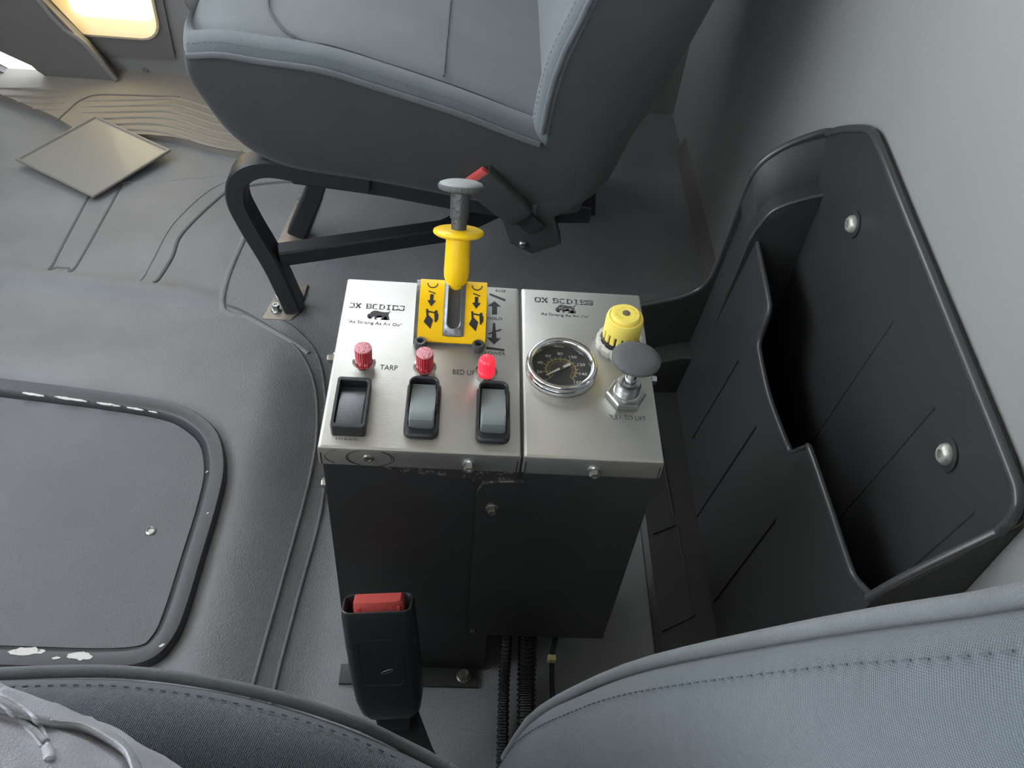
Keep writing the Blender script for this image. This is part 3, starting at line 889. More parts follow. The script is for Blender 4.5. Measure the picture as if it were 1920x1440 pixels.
for p, q in zip(uo, ui):
    zo, zi = qz(p[1]), qz(q[1])
    hgt = 0.0030
    rings.append([(p[0], p[1], zo - 0.001), (p[0], p[1], zo + 0.0012), (p[0] * .55 + q[0] * .45, p[1] * .55 + q[1] * .45, zo * .55 + zi * .45 + 0.0018), (q[0] * .8 + p[0] * .2, q[1] * .8 + p[1] * .2, zi + hgt), (q[0], q[1], zi + hgt), (q[0], q[1], zi - 0.001)])
obj('rail', loft(rings), 'castgrey', qd, angle=40)
rings = [[(cxr - iw, y, z + 0.0002), (cxr + iw, y, z + 0.0002), (cxr + iw, y, z - 0.0012), (cxr - iw, y, z - 0.0012)] for y, z in side if y > 0.519]
obj('slot_floor', loft(rings), 'shaft', qd, angle=30)
for x in (-0.0312, 0.0158):
    obj('socket_screw', lathe([(0.0050, 0), (0.0050, 0.0062), (0.0044, 0.0070), (0.0028, 0.0070), (0.0026, 0.004), (0.001, 0.004)], (x, 0.5098, ZP), n=24), 'shaft', qd)
# decal pictograms on the curved yellow plates (arrow + tipping body)
def on_curve(bm):
    for v in bm.verts:
        top = v.co.z > 0.5
        v.co.z = qz(v.co.y) + (0.0007 if top else 0.0001)
    return bm
def picto(cx):
    bm = bmesh.new()
    y = 0.5445
    def P(pts):
        prism(pts, 'z', 0, 1, bm=bm)
    P([(cx - 0.0018, y + 0.006), (cx + 0.0016, y + 0.006), (cx + 0.0016, y), (cx - 0.0018, y)])
    P([(cx - 0.0042, y), (cx + 0.0042, y), (cx, y - 0.0055)])
    P([(cx - 0.0035, y + 0.0100), (cx + 0.0035, y + 0.0075), (cx + 0.0033, y + 0.0066), (cx - 0.0037, y + 0.0091)])
    y2 = 0.5245
    P([(cx - 0.0065, y2 + 0.001), (cx - 0.0030, y2 + 0.0075), (cx + 0.0025, y2 + 0.0030), (cx + 0.0005, y2 - 0.0045)])
    P([(cx - 0.0048, y2 + 0.0120), (cx - 0.0028, y2 + 0.0120), (cx - 0.0022, y2 + 0.0070), (cx - 0.0042, y2 + 0.0060)])
    P([(cx - 0.0030, y2 + 0.0105), (cx + 0.0045, y2 + 0.0095), (cx + 0.0045, y2 + 0.0085), (cx - 0.0030, y2 + 0.0093)])
    P(rrect(cx + 0.0050, y2 + 0.0092, 0.0030, 0.0040, 0.0014, 3))
    P([(cx + 0.0033, y2 + 0.0078), (cx + 0.0075, y2 + 0.0082), (cx + 0.0075, y2 + 0.0042), (cx + 0.0058, y2 + 0.0012), (cx + 0.0040, y2 + 0.0014), (cx + 0.0040, y2 + 0.0035)])
    for i in range(8):
        a0, a1 = PI + PI * i / 8, PI + PI * (i + 1) / 8
        P([(cx + 0.0055 * math.cos(a0), 0.5635 + 0.006 * math.sin(a0)), (cx + 0.0055 * math.cos(a1), 0.5635 + 0.006 * math.sin(a1)), (cx + 0.0046 * math.cos(a1), 0.5635 + 0.005 * math.sin(a1)), (cx + 0.0046 * math.cos(a0), 0.5635 + 0.005 * math.sin(a0))])
    bmesh.ops.subdivide_edges(bm, edges=[e for e in bm.edges if e.calc_length() > 0.003 and abs(e.verts[0].co.z - e.verts[1].co.z) < 0.5], cuts=2)
    for v in bm.verts:
        v.co.x = cx + (v.co.x - cx) * 0.84
        v.co.y = 0.5375 + (v.co.y - 0.5375) * 0.92
    on_curve(bm)
    obj('pictogram', bm, 'ink', qd, smooth=False)
picto(-0.0242)
picto(0.0128)

# ---- lever
lv = part_empty('lever', con, 'dump lever with yellow lock sleeve and flat grey button')
lc = Vector((-0.0050, 0.559, 0.3865))
la = Vector((0.004, 0.43, 0.90)).normalized()
def onl(d):
    return tuple(lc + la * d)
obj('lock_sleeve', lathe([(0.0030, -0.006), (0.0042, 0.0), (0.0062, 0.004), (0.0076, 0.009), (0.0102, 0.0145), (0.0106, 0.020), (0.0100, 0.0505)], onl(0), la, 24), 'yellow', lv, angle=25)
obj('flange', lathe([(0.0098, 0.0495), (0.0185, 0.0502), (0.0205, 0.0516), (0.0210, 0.0530), (0.0205, 0.0544), (0.0185, 0.0554), (0.0068, 0.0556)], onl(0), la, 40), 'yellow', lv)
obj('shaft', lathe([(0.0064, 0.053), (0.0064, 0.0640), (0.0076, 0.0643), (0.0080, 0.0800), (0.0076, 0.0885)], onl(0), la, 28), 'shaft', lv, angle=30)
obj('button', lathe([(0.0080, 0.0850), (0.0150, 0.0868), (0.0180, 0.0880), (0.0186, 0.0895), (0.0186, 0.0915), (0.0178, 0.0922)], onl(0), la, 48, ribs=1, rib_amp=0.02), 'knobgrey', lv, angle=20)
obj('button_cap', lathe([(0.0176, 0.0918), (0.0170, 0.0930), (0.0130, 0.0944), (0.0070, 0.0952), (0.002, 0.0954)], onl(0), la, 40), 'knobtop', lv)

# ---- pressure gauge
gx, gy = 0.0832, 0.4905
pg = part_empty('pressure_gauge', con2, 'round chrome-rimmed pressure gauge with dark dial')
obj('rim', lathe([(0.0280, 0.0), (0.0290, 0.001), (0.0290, 0.0040), (0.0280, 0.0052), (0.0288, 0.0064), (0.0290, 0.0082), (0.0283, 0.0100), (0.0268, 0.0110), (0.0252, 0.0108), (0.0240, 0.0096), (0.0234, 0.0080), (0.0232, 0.0008)], (gx, gy, ZP), n=56, cap1=False), 'chrome', pg, angle=50)
zd = ZP + 0.0012
obj('dial', lathe([(0.0236, -0.001), (0.0236, 0.0)], (gx, gy, zd), n=48), 'dial', pg)
obj('glass', lathe([(0.0238, 0.0), (0.0238, 0.0006)], (gx, gy, ZP + 0.0082), n=48), 'glass', pg)
bm = bmesh.new()
for i in range(41):
    a = math.radians(225 - 270 * i / 40)
    r0, r1 = 0.0112, 0.0124
    if i % 5 == 0:
        r0 = 0.0100
    stroke((gx + r0 * math.cos(a), gy + r0 * math.sin(a)), (gx + r1 * math.cos(a), gy + r1 * math.sin(a)), 0.00032, zd, zd + 0.0001, bm)
for i in range(60):
    a0, a1 = math.radians(225 - 270 * i / 60), math.radians(225 - 270 * (i + 1) / 60)
    for r in (0.0125, 0.0093):
        if r < 0.01 and i % 2:
            continue
        stroke((gx + r * math.cos(a0), gy + r * math.sin(a0)), (gx + r * math.cos(a1), gy + r * math.sin(a1)), 0.0003, zd, zd + 0.0001, bm)
obj('scale_yellow', bm, 'yellowink', pg, smooth=False)
bm = bmesh.new()
for i in range(17):
    a = math.radians(225 - 270 * i / 16)
    r1 = 0.0150 if i % 2 == 0 else 0.0142
    stroke((gx + 0.0129 * math.cos(a), gy + 0.0129 * math.sin(a)), (gx + r1 * math.cos(a), gy + r1 * math.sin(a)), 0.00035, zd, zd + 0.0001, bm)
obj('scale_white', bm, 'whiteink', pg, smooth=False)
for i, s in enumerate(('0', '20', '40', '60', '80', '100', '120', '140', '160')):
    a = math.radians(225 - 270 * i / 8)
    text(s, gx + 0.0180 * math.cos(a), gy + 0.0180 * math.sin(a), zd + 0.0001, 0.0042, 'whiteink', pg, 'numeral', xs=1.15)
na = math.radians(34)
def nd(u, v):
    return (gx + u * math.cos(na) - v * math.sin(na), gy + u * math.sin(na) + v * math.cos(na))
obj('needle', prism([nd(0.0090, 0.0013), nd(0.0095, 0.0), nd(0.0090, -0.0013), nd(0, -0.0010), nd(-0.0145, -0.0003), nd(-0.0145, 0.0003), nd(0, 0.0010)], 'z', zd + 0.0020, zd + 0.0026), 'whiteplastic', pg, smooth=False)
obj('hub', lathe([(0.0018, 0), (0.0018, 0.0030)], (gx, gy, zd), n=16), 'dial', pg)

# ---- yellow regulator knob
kx, ky = 0.1333, 0.5235
yk = part_empty('regulator_knob', con2, 'pale yellow slotted regulator knob on white ring nut')
bm = bmesh.new()
n = 72
rings = []
for (r, h) in ((0.0196, 0.0), (0.0196, 0.0060), (0.0190, 0.0072), (0.0165, 0.0072), (0.0160, 0.003)):
    rings.append([(kx + (r * (0.93 if (i % 6 in (0,) and r > 0.016) else 1)) * math.cos(2 * PI * i / n), ky + (r * (0.93 if (i % 6 in (0,) and r > 0.016) else 1)) * math.sin(2 * PI * i / n), ZP + h) for i in range(n)])
obj('ring_nut', loft(rings), 'whiteplastic', yk, angle=25)
obj('collar', lathe([(0.0158, 0.002), (0.0158, 0.0078), (0.0138, 0.0088), (0.0132, 0.018)], (kx, ky, ZP), n=40), 'rubberblack', yk)
obj('cap', lathe([(0.0150, 0.0200), (0.0153, 0.0205), (0.0153, 0.0305), (0.0145, 0.0330), (0.0134, 0.0336), (0.0132, 0.0326), (0.0122, 0.0326), (0.0120, 0.0352), (0.0108, 0.0366), (0.0030, 0.0368)], (kx, ky, ZP), n=48), 'yellow2', yk, angle=30)
for i in range(16):
    a = 2 * PI * (i + 0.3) / 16
    c, s = math.cos(a), math.sin(a)
    r = Matrix.Translation((kx, ky, 0)) @ Matrix.Rotation(a, 4, 'Z')
    bm = box(0.0132, 0.0153, -0.0020, 0.0020, ZP + 0.0110, ZP + 0.0212, bev=0.0005, seg=1)
    bmesh.ops.transform(bm, matrix=r, verts=bm.verts)
    obj('finger', bm, 'yellow2', yk, angle=30)
obj('centre_dot', lathe([(0.0032, 0.0366), (0.0032, 0.0371), (0.0028, 0.0372)], (kx, ky, ZP), n=24), 'dot', yk)
# embossed arcs of marks on cap top
bm = bmesh.new()
for i in range(40):
    if i % 10 in (8, 9):
        continue
    a = 2 * PI * i / 40
    stroke((kx + 0.0068 * math.cos(a), ky + 0.0068 * math.sin(a)), (kx + 0.0086 * math.cos(a), ky + 0.0086 * math.sin(a)), 0.0005, ZP + 0.0366, ZP + 0.0370, bm)
obj('embossing', bm, 'yellow2', yk, smooth=False)

# ---- pull knob
px_, py_ = 0.1337, 0.4655
pk = part_empty('pull_knob', con2, 'grey mushroom pull knob on threaded stem')
obj('hex_nut', lathe([(0.0152, 0), (0.0160, 0.0008), (0.0160, 0.0048), (0.0150, 0.0060), (0.0110, 0.0060)], (px_, py_, ZP), n=6), 'zinc', pk, angle=20)
prof = [(0.0106, 0.005), (0.0106, 0.0072)]
for i in range(5):
    prof += [(0.0098, 0.0076 + i * 0.0020), (0.0092, 0.0086 + i * 0.0020)]
prof += [(0.0086, 0.0180), (0.0060, 0.0184), (0.0058, 0.0170)]
obj('threaded_bushing', lathe(prof, (px_, py_, ZP), n=32), 'zinc', pk, angle=20)
pa = Vector((0.03, 0.05, 1)).normalized()
obj('stem', lathe([(0.0044, 0.010), (0.0044, 0.034)], (px_, py_, ZP), pa, 20), 'chrome', pk)
obj('knob', lathe([(0.0052, 0.0300), (0.0068, 0.0305), (0.0074, 0.0340), (0.0096, 0.0372), (0.0165, 0.0392), (0.0188, 0.0408), (0.0191, 0.0422), (0.0184, 0.0436), (0.0140, 0.0452), (0.0070, 0.0460), (0.002, 0.0461)], (px_, py_, ZP), pa, 48), 'knobgrey', pk)

# ---- printed markings on the lids
zt = ZP + 0.00003
def slab_letters(s, x, y, hgt, parent, wl=0.0050, gap=0.0010, sw=0.0013, drop=(), tilt=-0.01):
    """chunky slab-serif letters from strokes"""
    S = {
        'O': [((.15, 0), (.85, 0)), ((.15, 1), (.85, 1)), ((.08, .05), (.08, .95)), ((.92, .05), (.92, .95))],
        'X': [((.1, 0), (.9, 1)), ((.1, 1), (.9, 0)), ((-.05, 0), (.35, 0)), ((.65, 0), (1.05, 0)), ((-.05, 1), (.35, 1)), ((.65, 1), (1.05, 1))],
        'B': [((.15, 0), (.15, 1)), ((-.05, 0), (.8, 0)), ((-.05, 1), (.8, 1)), ((.15, .5), (.8, .5)), ((.9, .08), (.9, .42)), ((.86, .58), (.86, .92))],
        'D': [((.15, 0), (.15, 1)), ((-.05, 0), (.75, 0)), ((-.05, 1), (.75, 1)), ((.9, .12), (.9, .88))],
        'I': [((.5, 0), (.5, 1)), ((.15, 0), (.85, 0)), ((.15, 1), (.85, 1))],
        'E': [((.15, 0), (.15, 1)), ((-.05, 0), (.95, 0)), ((-.05, 1), (.95, 1)), ((.15, .5), (.7, .5)), ((.93, 0), (.93, .3)), ((.93, .7), (.93, 1))],
        'S': [((.1, 0), (.9, 0)), ((.1, 1), (.9, 1)), ((.1, .5), (.9, .5)), ((.08, .5), (.08, 1)), ((.92, 0), (.92, .5)), ((.05, 0), (.05, .28)), ((.95, .72), (.95, 1))],
    }
    cx = x
    for k, ch in enumerate(s):
        if ch == ' ':
            cx += wl * 0.75
            continue
        bm = bmesh.new()
        yy = y + tilt * (cx - x)
        for j, (a, b) in enumerate(S[ch]):
            if (k, j) in drop:
                continue
            thin = sw * (0.75 if abs(a[1] - b[1]) < 0.01 else 1.0)
            stroke((cx + a[0] * wl, yy + a[1] * hgt), (cx + b[0] * wl, yy + b[1] * hgt), thin, zt, zt + 0.00012, bm)
        obj('letter', bm, 'wornink', parent, smooth=False)
        cx += wl + gap
OX = [(-1.0, -.30), (-.88, -.10), (-.95, .05), (-.80, .10), (-.72, .30), (-.50, .48), (-.20, .50), (.1, .40), (.5, .36), (.80, .40), (.95, .52), (1.0, .50), (.86, .30), (.84, .0), (.92, -.25), (.98, -.55), (.80, -.55), (.72, -.25), (.55, -.10), (.50, -.30), (.35, -.55), (.18, -.55), (.32, -.25), (.25, -.08), (-.15, -.12), (-.2, -.35), (-.12, -.55), (-.32, -.55), (-.38, -.2), (-.5, -.25), (-.62, -.50), (-.78, -.52), (-.70, -.30), (-.72, -.15), (-.85, -.35), (-.95, -.38)]
def ox(cx, cy, s, parent, m='wornink'):
    bm = prism([(cx + p[0] * s, cy + p[1] * s * 1.05) for p in OX], 'z', zt, zt + 0.00012)
    bmesh.ops.triangulate(bm, faces=[f for f in bm.faces if len(f.verts) > 4])
    obj('ox_emblem', bm, m, parent, smooth=False)
slab_letters('OX BODIES', -0.0940, 0.5515, 0.0052, lidL, wl=0.0046, gap=0.0009, drop=((0, 2), (4, 3), (7, 3), (8, 2), (8, 3)), sw=0.0012)
ox(-0.0680, 0.5440, 0.0095, lidL, 'ink')
text('"As Strong As An Ox"', -0.0705, 0.5338, zt, 0.0048, 'wornink', lidL, rot=-0.03, xs=1.05)
slab_letters('OX BODIES', 0.0640, 0.5715, 0.0052, lidR, wl=0.0050, gap=0.0010, drop=((4, 3),))
ox(0.0905, 0.5645, 0.0090, lidR)
text('As Strong As An Ox"', 0.0900, 0.5560, zt, 0.0046, 'wornink', lidR, rot=-0.02, xs=1.05)
text('TARP', -0.0545, 0.4842, zt, 0.0078, 'ink', lidL, xs=0.75)
text('BED UP', 0.0050, 0.4832, zt, 0.0076, 'ink', lidL, xs=0.72)
text('HOLD', 0.0293, 0.5472, zt, 0.0046, 'ink', lidL, xs=1.0)
text('LOWER', 0.0297, 0.5062, zt, 0.0050, 'ink', lidL, xs=0.98)
text('RAISE', 0.0340, 0.5825, zt, 0.0040, 'wornink', lidL, xs=0.9)
text('PULL TO LIFT', 0.1333, 0.4440, zt, 0.0062, 'wornink', lidR, xs=0.80)
bm = bmesh.new()
for i in range(9):
    xq = -0.0860 + 0.0018 * i + random.uniform(-.0003, .0003)
    stroke((xq, 0.4098), (xq + random.uniform(-.0006, .0009), 0.4098 + random.uniform(.0006, .0020)), 0.0005, zt, zt + 0.0001, bm)
wl_ = obj('worn_lettering', bm, 'ink', lidL, smooth=False)
wl_['kind'] = 'stuff'
bm = bmesh.new()
poly([(0.0245, 0.5790), (0.0385, 0.5720), (0.0380, 0.5695), (0.0245, 0.5765)], zt, zt + .00012, bm)      # raised bed bar
poly([(0.0232, 0.5625), (0.0288, 0.5690), (0.0344, 0.5625), (0.0312, 0.5625), (0.0312, 0.5525), (0.0268, 0.5525), (0.0268, 0.5625)], zt, zt + .00012, bm)
obj('arrow_up', bm, 'ink', lidL, smooth=False)
bm = bmesh.new()
poly([(0.0278, 0.5418), (0.0296, 0.5418), (0.0310, 0.5240), (0.0345, 0.5240), (0.0290, 0.5165), (0.0232, 0.5240), (0.0268, 0.5240)], zt, zt + .00012, bm)
poly([(0.0240, 0.5292), (0.0345, 0.5352), (0.0350, 0.5338), (0.0245, 0.5278)], zt + .00012, zt + .0002, bm)
poly([(0.0225, 0.5135), (0.0375, 0.5118), (0.0375, 0.5092), (0.0225, 0.5108)], zt, zt + .00012, bm)
obj('arrow_down', bm, 'ink', lidL, smooth=False)
# ink scribbles round the regulator
bm = bmesh.new()
for i in range(34):
    a = math.radians(random.choice((random.uniform(120, 165), random.uniform(225, 300), random.uniform(10, 40))))
    r = random.uniform(0.0188, 0.0225)
    d = random.uniform(0, PI)
    l_ = random.uniform(0.0005, 0.0014)
    p = (kx + r * math.cos(a), ky + r * math.sin(a))
    stroke((p[0] - l_ * math.cos(d), p[1] - l_ * math.sin(d)), (p[0] + l_ * math.cos(d), p[1] + l_ * math.sin(d)), 0.0004, zt, zt + 0.0001, bm)
sm = obj('ink_mark', bm, 'wornink', lidR, smooth=False)
sm['kind'] = 'stuff'

# ================================================================== SEATS
def grid_uv(o, rings):
    n = len(rings[0])
    mid = rings[len(rings) // 2]
    us, vs_ = [0.0], [0.0]
    for a, b in zip(rings, rings[1:]):
        us.append(us[-1] + (Vector(a[n // 3]) - Vector(b[n // 3])).length)
    for a, b in zip(mid, mid[1:]):
        vs_.append(vs_[-1] + (Vector(a) - Vector(b)).length)
    ul = o.data.uv_layers.new(name='UVMap')
    for lo in o.data.loops:
        i = lo.vertex_index
        ul.data[lo.index].uv = (us[i // n], vs_[i % n])

def seat(name, label, sgn, yin, zp_tab, zb_tab, yo_tab, xs, W, bx_front, bx_back, by_tab, bz, fabm, sidem, panelm, loc):
    root = empty(name, loc, label, 'seat')
    # ---- cushion: rings across the seat at stations along x
    def sect(x):
        zp, zb, yo = interp(zp_tab, x), interp(zb_tab, x), interp(yo_tab, x)
        h = zp - zb
        half = [(0.050, zb), (0.014, zb + 0.01 * min(1, h / .1)), (0.001, zb + 0.25 * h), (-0.004, zb + 0.6 * h), (-0.001, zp - 0.012 * min(1, h / .05)), (0.003, zp)]
        top = [(0.008, zp + 0.006), (0.016, zp + 0.0115), (0.027, zp + 0.0125), (0.040, zp + 0.009), (0.049, zp + 0.002), (0.052, zp - 0.003), (0.056, zp + 0.001), (0.09, zp + 0.005), (0.17, zp + 0.004)]
        L_ = [(a + yo, b) for a, b in half + top]
        R_ = [(W - a, b) for a, b in (half + top)[::-1]]
        mid = [(W / 2, zp + 0.004)]
        return L_ + mid + R_
    def ring(x, shrink=0.0):
        pts = sect(x)
        cz = sum(p[1] for p in pts) / len(pts)
        return [(x, yin + sgn * (p[0] + (W / 2 - p[0]) * shrink), p[1] + (cz - p[1]) * shrink) for p in pts]
    rings = []
    x_f = xs[0]
    for dx, sh in ((-0.016, 0.30), (-0.013, 0.16), (-0.0075, 0.06), (-0.002, 0.012)):
        rings.append(ring(x_f + 0.001, sh))
        rings[-1] = [(x_f + dx, p[1], p[2]) for p in rings[-1]]
    for x in xs:
        rings.append(ring(x))
    bm = loft(rings)
    npt = len(rings[0])
    me_m = [M[fabm], M[sidem], M[panelm]]
    bm.faces.ensure_lookup_table()
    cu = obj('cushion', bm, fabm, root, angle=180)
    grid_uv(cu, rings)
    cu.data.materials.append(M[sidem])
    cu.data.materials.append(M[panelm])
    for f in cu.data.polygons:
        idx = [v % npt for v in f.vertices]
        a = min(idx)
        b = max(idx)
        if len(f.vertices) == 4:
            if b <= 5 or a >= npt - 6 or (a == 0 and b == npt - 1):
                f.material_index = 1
            elif 11 <= a and b <= npt - 12:
                f.material_index = 2
    sub = cu.modifiers.new('s', 'SUBSURF')
    sub.levels = 1
    sub.render_levels = 1
    # piping and stitched seam along the inner top edge
    path = [(x, yin + sgn * (interp(yo_tab, x) - 0.0005), interp(zp_tab, x) - 0.001) for x in [xs[0] + (min(xs[-1], 0.082) - xs[0]) * i / 40 for i in range(41)]]
    obj('piping', tube(path, 0.0034, 8), 'piping', cu)
    # front turn of piping
    for d, nm in ((0.0105, 'seam'),):
        bm = bmesh.new()
        pp = [(x, yin + sgn * (interp(yo_tab, x) + d), interp(zp_tab, x) + 0.0078) for x in [xs[0] + (xs[-1] - xs[0]) * i / 160 for i in range(161)]]
        for i in range(0, 160, 2):
            tube([pp[i], ((Vector(pp[i]) * .2 + Vector(pp[i + 1]) * .8))], 0.00045, 5, bm)
        obj(nm, bm, 'thread' if sgn < 0 else 'piping', cu)
    xa_ = xs[0] + 0.085
    pth = smooth_path([(xs[0] + 0.062, yin + sgn * 0.20, interp(zp_tab, xs[0] + 0.062) + 0.0058), (xs[0] + 0.066, yin + sgn * 0.12, interp(zp_tab, xs[0] + 0.066) + 0.0058), (xs[0] + 0.085, yin + sgn * 0.075, interp(zp_tab, xa_) + 0.004)] + [(x, yin + sgn * (interp(yo_tab, x) + 0.052), interp(zp_tab, x) + 0.0012) for x in [xa_ + 0.03 + (0.08 - xa_ - 0.03) * i / 10 for i in range(11)]], 5)
    obj('panel_seam_shade', tube(pth, 0.0013, 6), 'thread', cu)  # dark tube strengthens the weak groove shade along this seam
    # ---- cross seam on the seat panel
    xm = xs[0] + 0.585 * (xs[-1] - xs[0])
    obj('seam', tube([(xm + 0.0, yin + sgn * (0.06 + (W - 0.12) * i / 12), interp(zp_tab, xm) + 0.0042) for i in range(13)], 0.0012, 6), 'thread', cu)
    # ---- backrest: rings in x/y at heights z
    rings = []
    zs = [bz[0] + (bz[1] - bz[0]) * i / 22 for i in range(23)]
    def bring(z, shrink=0.0, zz=None):
        xf, xb, yo = interp(bx_front, z), interp(bx_back, z), interp(by_tab, z)
        t = xb - xf
        half = [(xb, 0.10), (xb - 0.004, 0.05), (xb - 0.02, 0.016), (xb - 0.05 * t / .14, 0.004), (xf + 0.45 * t, -0.002), (xf + 0.2 * t, 0.0), (xf + 0.004, 0.002), (xf - 0.006, 0.006), (xf - 0.012, 0.018), (xf - 0.012, 0.04), (xf - 0.003, 0.062), (xf + 0.004, 0.074), (xf + 0.004, 0.12)]
        pts = [(a, yo + b) for a, b in half] + [(a, W - yo - b) for a, b in half[::-1]]
        cxm, cym = (xf + xb) / 2, W / 2
        drop = interp([(0.0, 0.0)], 0)
        return [(a + (cxm - a) * shrink, yin + sgn * (b + (cym - b) * shrink), z if zz is None else zz) for a, b in pts]
    for sh, dz in ((0.25, -0.012), (0.10, -0.009), (0.02, -0.003)):
        rings.append(bring(bz[0], sh, bz[0] + dz))
    for z in zs:
        rings.append(bring(z))
    for sh, dz in ((0.06, 0.012), (0.18, 0.022), (0.4, 0.028)):
        rings.append(bring(bz[1], sh, bz[1] + dz))
    bm = loft(rings)
    # slant the bottom so it rises towards the wall
    for v in bm.verts:
        zr = v.co.z
        k = max(0.0, 1 - (zr - bz[0]) / 0.16)
        v.co.z += k * max(0.0, (v.co.x - interp(bx_front, bz[0]))) * 0.70
    ba = obj('backrest', bm, sidem if sgn > 0 else fabm, root, angle=180)
    grid_uv(ba, rings)
    ba.data.materials.append(M[fabm])
    npb = 26
    for f in ba.data.polygons:
        idx = [v % npb for v in f.vertices]
        if len(f.vertices) == 4 and min(idx) >= 6 and max(idx) <= 19:
            f.material_index = 1
    sub = ba.modifiers.new('s', 'SUBSURF')
    sub.levels = 1
    sub.render_levels = 1
    for d in (0.0,):
        path = [(interp(bx_front, z) - 0.001, yin + sgn * (interp(by_tab, z) + 0.0005), z) for z in zs if z > (0.315 if sgn > 0 else 0)]
        obj('piping', tube(path, 0.0036, 8, up=(1, 0, 0)), 'piping', ba)
    bm = bmesh.new()
    zz = [bz[0] + (bz[1] - bz[0]) * i / 220 for i in range(221)]
    pp = [(interp(bx_front, z) - 0.0115, yin + sgn * (interp(by_tab, z) + 0.0165), z) for z in zz]
    for i in range(0, 219, 2):
        tube([pp[i], pp[i + 1]], 0.00045, 5, bm, up=(1, 0, 0))
    obj('seam', bm, 'thread' if sgn < 0 else 'piping', ba)
    return root

W_ = 0.47
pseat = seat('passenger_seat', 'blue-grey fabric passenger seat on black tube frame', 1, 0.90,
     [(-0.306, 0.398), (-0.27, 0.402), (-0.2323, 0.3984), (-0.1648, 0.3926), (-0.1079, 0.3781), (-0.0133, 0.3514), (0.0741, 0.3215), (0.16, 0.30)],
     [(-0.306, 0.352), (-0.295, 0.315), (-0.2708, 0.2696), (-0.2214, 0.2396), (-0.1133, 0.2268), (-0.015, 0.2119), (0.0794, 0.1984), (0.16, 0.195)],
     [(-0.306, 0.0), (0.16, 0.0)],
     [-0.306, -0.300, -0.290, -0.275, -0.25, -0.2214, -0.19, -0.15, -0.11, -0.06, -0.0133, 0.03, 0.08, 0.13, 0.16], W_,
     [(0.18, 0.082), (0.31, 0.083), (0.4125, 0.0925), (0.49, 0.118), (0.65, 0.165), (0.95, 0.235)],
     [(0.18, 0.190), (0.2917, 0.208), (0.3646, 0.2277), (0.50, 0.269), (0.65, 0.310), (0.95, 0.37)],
     [(0.18, 0.0), (0.5, 0.002), (0.7, 0.02), (0.95, 0.05)], (0.195, 0.95), 'fab', 'fabsideshade', 'fabpanel', (-0.06, 1.13, 0))
# passenger seat frame
def sqtube(name, pts, r, parent, m='frame', flat=1.0, up=(0, 1, 0)):
    return obj(name, tube(pts, r, 8, square=True, flat=flat, up=up), m, parent, angle=30)
lp1 = smooth_path([(-0.12, 0.0, 0.232), (-0.20, 0.0, 0.240), (-0.248, 0.0, 0.244), (-0.278, 0.0, 0.228), (-0.288, 0.0, 0.195), (-0.279, 0.0, 0.155), (-0.255, 0.0, 0.085), (-0.236, 0.0, 0.008)], 6)
sqtube('leg', [(p.x, 0.934, p.z) for p in lp1], 0.0125, pseat, flat=1.3)
sqtube('leg', [(p.x + 0.02, 1.30, p.z) for p in lp1], 0.0125, pseat, flat=1.3)
sqtube('leg', [(0.16, 1.20, 0.20), (0.19, 1.20, 0.10), (0.20, 1.20, 0.006)], 0.0125, pseat)
sqtube('leg', [(0.16, 1.30, 0.20), (0.19, 1.30, 0.10), (0.20, 1.30, 0.006)], 0.0125, pseat)
sqtube('crossbar', [(-0.248, 0.938, 0.096), (-0.03, 1.0, 0.104), (0.185, 1.18, 0.108)], 0.0125, pseat, flat=1.0, up=(0, 0, 1))
sqtube('strut', [(-0.190, 1.10, 0.20), (-0.225, 1.10, 0.085), (-0.258, 1.10, 0.008)], 0.014, pseat)
obj('seat_pan', prism([(-0.225, 0.240), (-0.215, 0.222), (-0.10, 0.212), (-0.01, 0.198), (0.10, 0.186), (0.16, 0.19), (0.16, 0.215), (-0.10, 0.236)], 'y', 0.925, 1.34, bev=0.002), 'frame', pseat, angle=30)
fp = obj('foot_plate', prism([(-0.277, 0.908), (-0.238, 0.908), (-0.228, 0.925), (-0.225, 0.985), (-0.262, 0.985)], 'z', 0.0, 0.004, bev=0.0006), 'tanmetal', pseat, angle=30)
hexbolt('bolt', (-0.2600, 0.925, 0.004), (0, 0, 1), 0.0055, 0.012, fp, 'zinc')
hexbolt('bolt', (-0.2590, 0.952, 0.004), (0, 0, 1), 0.0055, 0.012, fp, 'zinc')
fp = obj('foot_plate', prism([(-0.285, 1.07), (-0.245, 1.07), (-0.235, 1.20), (-0.270, 1.20)], 'z', 0.0, 0.004, bev=0.0006), 'tanmetal', pseat, angle=30)
hexbolt('bolt', (-0.262, 1.175, 0.004), (0, 0, 1), 0.0065, 0.014, fp, 'zinc')
# small roller and clip below the back of the cushion
obj('recline_bracket', prism([(0.045, 0.205), (0.11, 0.215), (0.125, 0.17), (0.09, 0.15), (0.06, 0.165)], 'y', 0.905, 0.93, bev=0.002), 'buckle2', pseat, angle=30)
obj('rivet', lathe([(0.005, 0), (0.005, 0.004), (0.003, 0.006)], (0.075, 0.905, 0.168), (0, -1, 0), 16), 'zinc', pseat)

